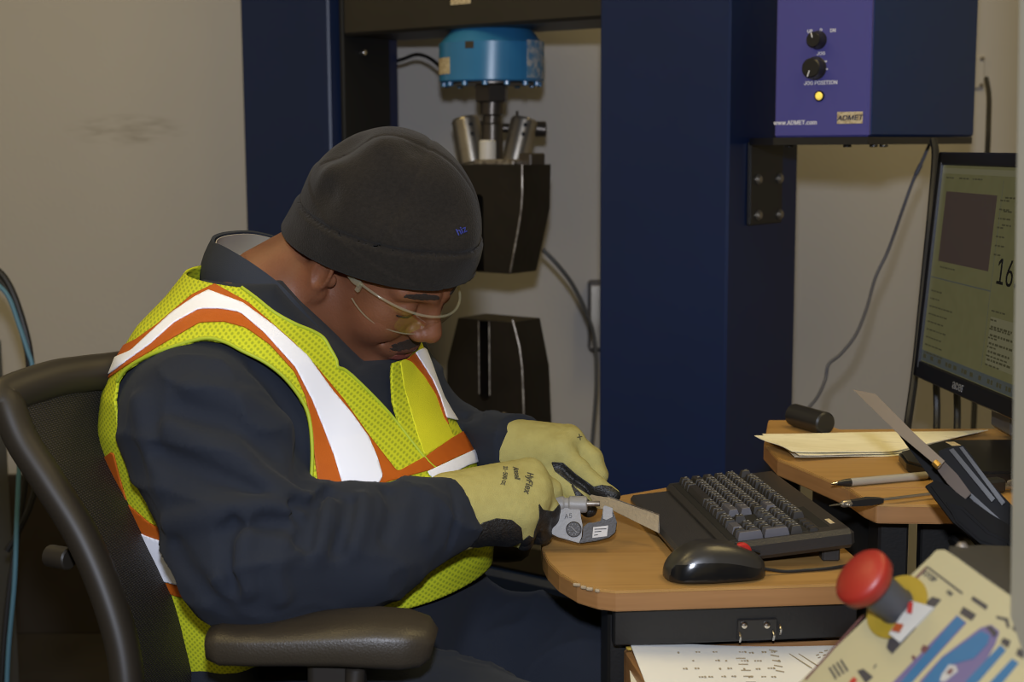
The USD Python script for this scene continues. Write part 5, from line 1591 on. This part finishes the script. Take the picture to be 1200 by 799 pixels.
ARM = [(134, 470), (137, 447), (146, 434), (165, 421), (191, 410), (237, 396.5), (262, 400), (284, 411), (310, 424), (331, 440), (348, 460), (359, 479), (364, 500), (366, 530), (364, 600), (330, 660), (240, 712), (221, 688), (194, 632), (178, 600), (154, 560), (140, 515)]
NECK = [(238, 306), (262, 322), (283, 336.6), (300, 349), (321.5, 366), (345, 379), (366, 387.7), (379, 396), (387, 409), (394, 421.7), (396, 430), (405, 434), (420, 447), (445, 472), (467, 497), (503, 541), (486, 522), (470, 500), (461, 472), (459, 440), (460, 425), (478, 420), (492, 408), (500, 380), (440, 300), (330, 235), (240, 250)]
bodyl = lambda v: ((v - C0) @ BF, (v - C0) @ BL, v[:, 2])
s = -shown(vv, vn, ARM, -9.0); v1, f1, n1_ = sub(vv, vf, vn, s)
s = -shown(v1, n1_, NECK, -9.0); v1, f1, n1_ = sub(v1, f1, n1_, s)
u_, w_, z_ = bodyl(v1)
# the far armhole, the back of the neck and the hem
s = np.maximum(.80 - z_, np.maximum(.150 - w_, 0) - np.maximum(w_ - .185, 0) * 1.0 - .0 * z_) ; s = np.where(z_ < .80, 1, .182 - w_)
v1, f1, n1_ = sub(v1, f1, n1_, s); u_, w_, z_ = bodyl(v1)
v1, f1, n1_ = sub(v1, f1, n1_, 1.045 - z_ - .10 * np.clip(u_ - 0, -1, 1)); u_, w_, z_ = bodyl(v1)
v1, f1, n1_ = sub(v1, f1, n1_, z_ - .56 - np.clip(u_ * .85, 0, .135)); u_, w_, z_ = bodyl(v1)
DOT = {'g': ('geometry', {}), 'm0': ('mapping', {'scale': (1, 0, 1)}), 'mp': ('mapping', {'rotation': (0, .785, 0)}), 'vo': ('voronoi_texture', {'scale': 225, 'randomness': 0}), 'mr': ('map_range', {'from_min': .2, 'from_max': .42, 'to_min': 1, 'to_max': 0, 'clamp': True}),
       'mix': ('mix', {'color1': (.60, .65, .024), 'color2': (.34, .40, .02)}), 'p': ('principled_bsdf', {'roughness': .65, 'specular_ior_level': .25}), 'tr': ('translucent_bsdf', {'color': (.35, .45, .02)}), 'mc': ('mix_closure', {'fac': .10})}
m['vest_mesh'] = usdkit.material(stage, '/World/Looks/vest_mesh', DOT, [('g.position', 'm0.vector'), ('m0.vector', 'mp.vector'), ('mp.vector', 'vo.vector'), ('vo.distance', 'mr.value'), ('mr.result', 'mix.fac'), ('mix.color', 'p.base_color'), ('p.BSDF', 'mc.closure1'), ('tr.BSDF', 'mc.closure2')], surface='mc.closure')
M('vest_solid', (.66, .66, .025), .6, spec=.25, var=(14, .3, .75), col2=(.58, .59, .022), bump=(900, .0004))
M('vest_orange', (.47, .105, .008), .6, spec=.25, var=(30, .3, .7), col2=(.42, .088, .007), bump=(900, .0003))
M('vest_white', (.84, .87, .97), .5, spec=.3)
M('vest_binding', (.38, .46, .02), .6)
vest = obj('safety_vest', solid(v1 + n1_ * .0, f1, .003, n1_), m['vest_mesh'], man_t, smooth=True, label='yellow mesh safety vest with orange bands and white reflective tape')


def tape(poly, mat, lift, name, cond=None, label=None):
    s = shown(v1, n1_, poly, -9.0); v, f, n = sub(v1 + n1_ * 0, f1, n1_, s)
    if len(f): return obj(name, solid(v + n * lift, f, .0016, n), m[mat], vest, smooth=True)


white1 = [(245, 341), (284, 356), (320, 383), (359, 418), (388, 458), (410, 484), (430, 512), (440, 535), (447, 558), (443, 566), (404, 580), (397, 556), (390, 533), (378, 502), (365, 470), (345, 431), (309, 391), (281, 367), (258, 363), (234, 363), (205, 379), (177, 404), (148, 425), (120, 446), (112, 430), (155, 412), (202, 368), (228, 350)]
orange1 = [(252, 333), (291, 355), (345, 403), (372, 432), (402, 468), (433, 512), (465, 553), (498, 535), (528, 514), (560, 495), (575, 520), (539, 534), (503, 551), (453, 565), (405, 582), (383, 592), (373, 570), (369, 540), (364, 498), (358, 465), (345, 436), (316, 404), (288, 384), (262, 377), (234, 378), (194, 401), (146, 430), (115, 452), (105, 425), (160, 398), (184, 381), (225, 346)]
tape(orange1, 'vest_orange', .0016, 'orange_band')
tape(white1, 'vest_white', .0030, 'reflective_tape')
tape([(499, 553.5), (541, 534), (575, 518), (580, 535), (548, 545), (524, 557), (505, 560)], 'vest_white', .0030, 'reflective_tape')
solidp = [(478, 420), (522, 470), (536, 513), (500, 532), (486, 500), (475, 455), (468, 430)]
tape([(469, 424), (480, 416), (496, 438), (512, 462), (522, 490), (532, 512), (498, 534), (490, 512), (482, 485), (473, 452)], 'vest_solid', .0008, 'front_panel')
tape([(472, 420), (482, 412), (492, 416), (507, 445), (516, 466), (526, 500), (520, 490), (510, 462), (496, 440), (482, 424)], 'vest_orange', .0016, 'orange_band')
tape([(485, 413), (495, 408), (560, 462), (560, 500), (522, 490), (515, 467), (506, 446)], 'vest_white', .0030, 'reflective_tape')
tape([(110, 545), (133, 528), (141, 560), (150, 590), (175, 612), (205, 628), (215, 640), (199, 637), (172, 628), (149, 616), (115, 600)], 'vest_orange', .0016, 'orange_band')
tape([(115, 600), (149, 615), (172, 627), (199, 636), (225, 650), (240, 690), (221, 687), (196, 681), (172, 675), (130, 655)], 'vest_white', .0030, 'reflective_tape')
tape([(130, 655), (172, 675), (196, 681), (221, 686), (250, 690), (250, 708), (228, 703), (206, 698), (180, 685), (140, 668)], 'vest_orange', .0016, 'orange_band')
for pts, nm in (([(137, 447), (146, 434), (165, 421), (191, 410), (237, 396.5), (262, 400), (284, 411), (310, 424), (331, 440), (348, 460), (359, 479), (364, 500), (366, 530), (365, 560)], 'binding'), ([(283, 336.6), (300, 349), (321.5, 366), (345, 379), (366, 387.7), (379, 396), (387, 409), (394, 421.7), (396, 430), (405, 434), (420, 447), (445, 472), (467, 497), (501, 540), (516, 552)], 'binding')):
    q = on(vest_f, pts)
    if len(q) > 2: obj(nm, tube(q, .0022, 6, 5), m['vest_binding'], vest, smooth=True)
# collar of the coverall, with its pale lining
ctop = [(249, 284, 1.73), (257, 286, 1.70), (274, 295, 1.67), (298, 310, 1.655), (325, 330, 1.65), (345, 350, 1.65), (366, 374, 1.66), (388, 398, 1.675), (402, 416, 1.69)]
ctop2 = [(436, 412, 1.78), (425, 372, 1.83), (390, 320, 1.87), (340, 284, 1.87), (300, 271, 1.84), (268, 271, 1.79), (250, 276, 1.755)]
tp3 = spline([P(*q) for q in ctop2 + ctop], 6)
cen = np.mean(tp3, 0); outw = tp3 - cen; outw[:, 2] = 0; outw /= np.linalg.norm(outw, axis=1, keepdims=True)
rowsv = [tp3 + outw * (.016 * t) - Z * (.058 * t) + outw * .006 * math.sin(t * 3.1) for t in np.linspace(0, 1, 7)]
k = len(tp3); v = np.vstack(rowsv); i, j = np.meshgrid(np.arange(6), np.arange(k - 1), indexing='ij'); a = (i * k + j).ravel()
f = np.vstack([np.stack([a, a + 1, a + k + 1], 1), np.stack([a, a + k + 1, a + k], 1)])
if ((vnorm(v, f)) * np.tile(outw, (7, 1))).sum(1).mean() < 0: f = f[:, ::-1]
coll = obj('collar', solid(v, f, .004), M('collar_cloth_lit', (.034, .039, .051), .85, spec=.15, bump=(900, .0004)), man_t, smooth=50)  # faded cloth, with the light it catches put into a lighter colour
M('lining_grey', (.34, .31, .27), .85)
sel = slice(4, int(k * .62)); li = [r[sel] - outw[sel] * .0052 - Z * .004 for r in rowsv[:5]]
kk = len(li[0]); v = np.vstack(li); i, j = np.meshgrid(np.arange(4), np.arange(kk - 1), indexing='ij'); a = (i * kk + j).ravel()
f = np.vstack([np.stack([a, a + kk + 1, a + 1], 1), np.stack([a, a + kk, a + kk + 1], 1)])
obj('lining', solid(v, f, .001), m['lining_grey'], coll, smooth=50)
q = on(coverall_f, [(412, 438), (424, 452), (436, 470), (452, 498)])
if len(q) > 2: obj('zipper', tube(q, .0016, 6, 4), m['hose_grey'], man_t)

# ---------------- gloves
M('glove_knit', (.42, .375, .135), .8, spec=.2, var=(60, .3, .7), col2=(.37, .325, .112), bump=(1100, .0007))
M('glove_black', (.010, .010, .010), .42, spec=.5, var=(300, .4, .7), col2=(.022, .022, .021), bump=(500, .0012))
M('glove_ink', (.07, .062, .035), .7)


def chain(p, pts, k=.004):
    d = None
    for (a, ra), (b, rb) in zip(pts[:-1], pts[1:]):
        e = rcone(p, a, b, ra, rb); d = e if d is None else smin(d, e, k)
    return d


def make_hand(palm, fingers, kpalm=.016):
    def f(p):
        d = None
        for a, ra, b, rb in palm:
            e = rcone(p, a, b, ra, rb); d = e if d is None else smin(d, e, kpalm)
        for fg in fingers: d = smin(d, chain(p, fg), .0055)
        return d
    return f


Q = P
# right hand: the back of the hand faces the camera, fingers curl round the micrometer
Rw1, Rw2, Rwc = Q(528, 585, 1.622), Q(532, 612, 1.600), Q(530, 600, 1.61)
rK = [Q(620, 556, 1.668), Q(627, 574, 1.650), Q(622, 592, 1.634), Q(611, 607, 1.622)]
right_palm = [(Q(500, 604, 1.60), .032, Rwc, .035), (Rw1, .030, rK[0], .020), (Rwc, .034, rK[1], .021), (Rwc, .033, rK[2], .020), (Rw2, .030, rK[3], .018), (Q(560, 590, 1.63), .032, Q(590, 582, 1.64), .028)]
rf = [[(rK[0], .0150), (Q(645, 574, 1.678), .0128), (Q(652, 596, 1.690), .0112), (Q(644, 606, 1.705), .0098)],
      [(rK[1], .0150), (Q(642, 596, 1.655), .0130), (Q(644, 612, 1.672), .0112), (Q(634, 616, 1.69), .0098)],
      [(rK[2], .0145), (Q(631, 610, 1.640), .0125), (Q(634, 625, 1.657), .0110), (Q(622, 628, 1.675), .0095)],
      [(rK[3], .0135), (Q(615, 624, 1.626), .0115), (Q(614, 633, 1.642), .0100), (Q(604, 632, 1.658), .0088)],
      [(Q(560, 578, 1.655), .0190), (Q(600, 576, 1.700), .0150), (Q(635, 580, 1.716), .0120), (Q(660, 588, 1.722), .0100)]]
right_palm.append((Q(572, 612, 1.622), .021, Q(596, 620, 1.630), .019))
rh = make_hand(right_palm, rf)
# left hand: behind, index finger stretched along the steel strip
Lw = Q(598, 528, 1.785)
lK = [Q(655, 528, 1.740), Q(668, 518, 1.760), Q(666, 514, 1.785), Q(654, 516, 1.805)]
left_palm = [(Lw, .034, lK[0], .019), (Lw, .035, lK[1], .019), (Lw, .033, lK[2], .018), (Lw + Z * -.004, .030, lK[3], .017), (Q(626, 535, 1.765), .028, Q(645, 540, 1.745), .020)]
lf_ = [[(lK[0], .0150), (Q(678, 550, 1.728), .0128), (Q(700, 569, 1.722), .0106), (Q(718, 580, 1.718), .0088)],
       [(lK[1], .0148), (Q(693, 538, 1.752), .0130), (Q(701, 558, 1.745), .0112), (Q(694, 574, 1.735), .0095)],
       [(lK[2], .0145), (Q(694, 536, 1.785), .0125), (Q(702, 556, 1.780), .0108), (Q(695, 572, 1.765), .0092)],
       [(lK[3], .0135), (Q(682, 536, 1.810), .0115), (Q(692, 554, 1.805), .0098), (Q(686, 568, 1.795), .0086)],
       [(Q(630, 545, 1.758), .0180), (Q(652, 562, 1.732), .0148), (Q(676, 580, 1.722), .0120), (Q(690, 596, 1.722), .0098)]]
lh = make_hand(left_palm, lf_)
for fh, wrist, axw, lo, hi, tag_, blacks in (
        (rh, Rwc, unit(rK[1] - Rwc), (-.17, 1.49, .70), (.10, 1.78, .92), 'right', [[(548, 640), (553, 622), (566, 612), (582, 607), (600, 609), (611, 618), (613, 634), (590, 645)], [(612, 634), (620, 627), (628, 632), (622, 645), (606, 645)], [(631, 589), (636, 597), (648, 599), (655, 591), (663, 596), (668, 610), (650, 640), (623, 642), (626, 623), (632, 606)]]),
        (lh, Lw, unit(lK[1] - Lw), (-.05, 1.66, .72), (.16, 1.88, .95), 'left', [[(646, 541), (660, 542), (676, 556), (696, 570), (705, 568), (716, 570), (732, 582), (728, 592), (700, 586), (668, 566), (650, 552)], [(668, 566), (690, 586), (702, 600), (694, 612), (680, 600), (676, 584)]])):
    gl = lambda p, fh=fh, wrist=wrist, axw=axw: smax(fh(p) - .0008 * (meshkit.noise(p * 160, 2) - .5), -((p - wrist) @ axw + (.045 if fh is rh else .004)), .004)
    gv, gf = iso(gl, lo, hi, .0022); gn = vnorm(gv, gf)
    g_ = obj('glove', (gv, gf), m['glove_knit'], man_t, smooth=True, label=f'{tag_} hand in a yellow knit glove with black coated palm')
    # coating: the traced patches plus the side turned away from the back of the hand
    bk = unit(-FW * .55 + UP * .75) if tag_ == 'left' else unit(-FW * .9 + UP * .35)
    s = -.5 - gn @ bk; s = np.where((gv - wrist) @ axw < .02, -1, s) * 12
    vis = camdot(gv, gn) > -.05; s = np.where(vis, -9, s)
    for pl_ in blacks: s = np.maximum(s, np.where(vis, polysd(proj(gv), pl_), -9))
    v, f, n = sub(gv, gf, gn, s)
    obj('palm_coating', solid(v + n * .0007, f, .0009, n), m['glove_black'], g_, smooth=True)
    if tag_ == 'right':
        for s_, h_, a, b in (('Ansell', .0062, (601, 547), (604, 562)), ('11-500 CE', .0050, (590, 546), (589, 572)), ('HyFlex', .0075, (618, 553), (611, 590))):
            try: text_on(gl, s_, h_, *a, *b, 'glove_ink', 'printed_text', g_, True, .0003)
            except Exception as ex_: print('text', s_, ex_)
    else:
        try: text_on(gl, 'X', .0065, 676, 512, 684, 520, 'glove_ink', 'printed_text', g_, True, .0003)
        except Exception as ex_: print('text', ex_)
    w0 = wrist - axw * .022
# shoes
for ft in (ftn, ftf):
    sh_ = hull(np.vstack([rbox(ft * [1, 1, 0] + BF * .06 + Z * .035, (.27, .10, .07), .03, np.array([BF, BL, Z]))[0], rbox(ft * [1, 1, 0] - BF * .02 + Z * .07, (.10, .09, .10), .03, np.array([BF, BL, Z]))[0]]))
    s1 = obj('work_boot', sh_, m['black_satin'], man_t, smooth=True); obj('sole', bbox(ft * [1, 1, 0] + BF * .06 + Z * .011, (.28, .10, .022), .006, np.array([BF, BL, Z])), m['black_plastic'], s1)

# ------------------------------------------------------------------ micrometer and the steel strip
M('mic_grey', (.27, .262, .25), .45, var=(60, .3, .7), col2=(.24, .232, .22), bump=(500, .0002))
M('mic_dark', (.030, .026, .023), .5, bump=(400, .0004))
M('mic_label', (.48, .46, .43), .5)
md = 1.665
mic = thing('micrometer', 'grey outside micrometer with round dark dial, held on the desk edge in gloved hands', 'micrometer', P(690, 636, md))
mn = unit(-FW + RT * -.12 + UP * .30); mA = axes(mn, RT); mO = P(680, 610, md)


def mloc(x, y): q = PPL(x, y, mO, mn) - mO; return q @ mA[0], q @ mA[1]


def mpt(x, y, w=0): return PPL(x, y, mO, mn) + mn * w


def mext(poly, lo, hi, mat, name, cham=.0008, parent=None):
    g = Polygon([mloc(*q) for q in poly])
    if cham: g = g.buffer(-.0008).buffer(.0016).buffer(-.0008)
    return obj(name, extr(g, lo, hi, mA, mO, cham), m[mat], parent or mic, smooth=30)


mext([(650, 601), (662, 596), (680, 597), (681, 606), (683, 616), (682, 630), (679, 637), (668, 634), (654, 630), (644, 625), (642, 618), (652, 612)], -.006, .007, 'mic_grey', 'body')
mext([(679, 637), (683, 630), (684, 618), (690, 613), (696, 613), (704, 611), (706, 604), (707, 596), (718, 598), (723, 612), (721, 624), (714, 630), (700, 634)], -.005, .005, 'mic_dark', 'frame')
mext([(707, 595), (709, 593), (718, 596), (719, 607), (711, 611), (706, 609)], -.0055, .0055, 'mic_grey', 'anvil_block')
br0, br1 = mpt(640, 591, 0), mpt(688, 591, 0); bu = unit(br1 - br0)
obj('barrel', lathe([(.0088, 0), (.0095, .002), (.0095, .020), (.0080, .022), (.0080, .026), (.0098, .028), (.0098, np.linalg.norm(br1 - br0) - .002), (.0085, np.linalg.norm(br1 - br0))], br0, bu, 28), m['mic_grey'], mic)
obj('spindle', rod(mpt(686, 590), mpt(703, 590), .0032, n=16), m['worn_edge'], mic)
dlc = mpt(673, 621.5, .0068)
dl_ = obj('dial', lathe([(.0090, 0), (.0090, .0018), (.0082, .0022), (.0080, .0012), (.001, .0012)], dlc, mn, 28), m['mic_dark'], mic)
for k_ in range(10):
    a = k_ * math.pi / 5; d_ = mA[0] * math.cos(a) + mA[1] * math.sin(a)
    obj('tick', bbox(dlc + d_ * .006 + mn * .0014, (.0018, .0005, .0004), .0001, np.array([d_, np.cross(mn, d_), mn])), m['mic_grey'], dl_)
obj('needle', bbox(dlc + mn * .0015, (.010, .0006, .0004), .0001, np.array([unit(mA[0] - mA[1]), unit(mA[0] + mA[1]), mn])), m['mic_grey'], dl_)
lb = mext([(695.5, 618.5), (713, 616.5), (711.5, 629), (694.5, 631)], .004, .0055, 'mic_label', 'label_plate', 0)
for yy, xx0, xx1 in ((620.5, 697, 711), (623.5, 697, 705), (627.5, 696.5, 701)):
    mext([(xx0, yy), (xx1, yy - .6), (xx1, yy + .4), (xx0, yy + 1.0)], .0050, .0058, 'mic_dark', 'lettering', 0, lb)
tx = mpt(666, 609, .0071); obj('lettering', flat_text('A5', .0052, tx - mA[0] * .004, unit(mpt(676, 607) - mpt(666, 608.5)), mA[1], False, .0004), m['mic_dark'], mic, smooth=False)
# the strip: a flat bar gripped between thumb and index finger
st0 = [(690, 580), (702, 578), (772.5, 603), (772, 624.5), (716, 597), (700, 596)]
sn = unit(-FW * .85 + UP * .35 - RT * .35); sO = P(705, 585, 1.712); sA = axes(sn, RT)
loc = [((PPL(x, y, sO, sn) - sO) @ sA[0], (PPL(x, y, sO, sn) - sO) @ sA[1]) for x, y in st0]
M('strip_steel', (.30, .265, .22), .42, metal=.75, var=(30, .3, .7), col2=(.24, .21, .17), bump=(300, .0002))
o_ = extr(Polygon(loc), -.0022, 0, sA, sO, .0003)
vv_, ff_ = o_; strip = thing('steel_strip', 'flat steel test strip held between the gloved hands over the desk', 'steel strip', vv_.mean(0))
obj('bar', o_, m['strip_steel'], strip, smooth=20)
eg = [PPL(x, y, sO + sn * .0001, sn) for x, y in ((702, 578), (772.5, 603), (772, 624.5))]
obj('ground_edge', tube(eg, .0007, 6, 1), m['worn_edge'], strip)
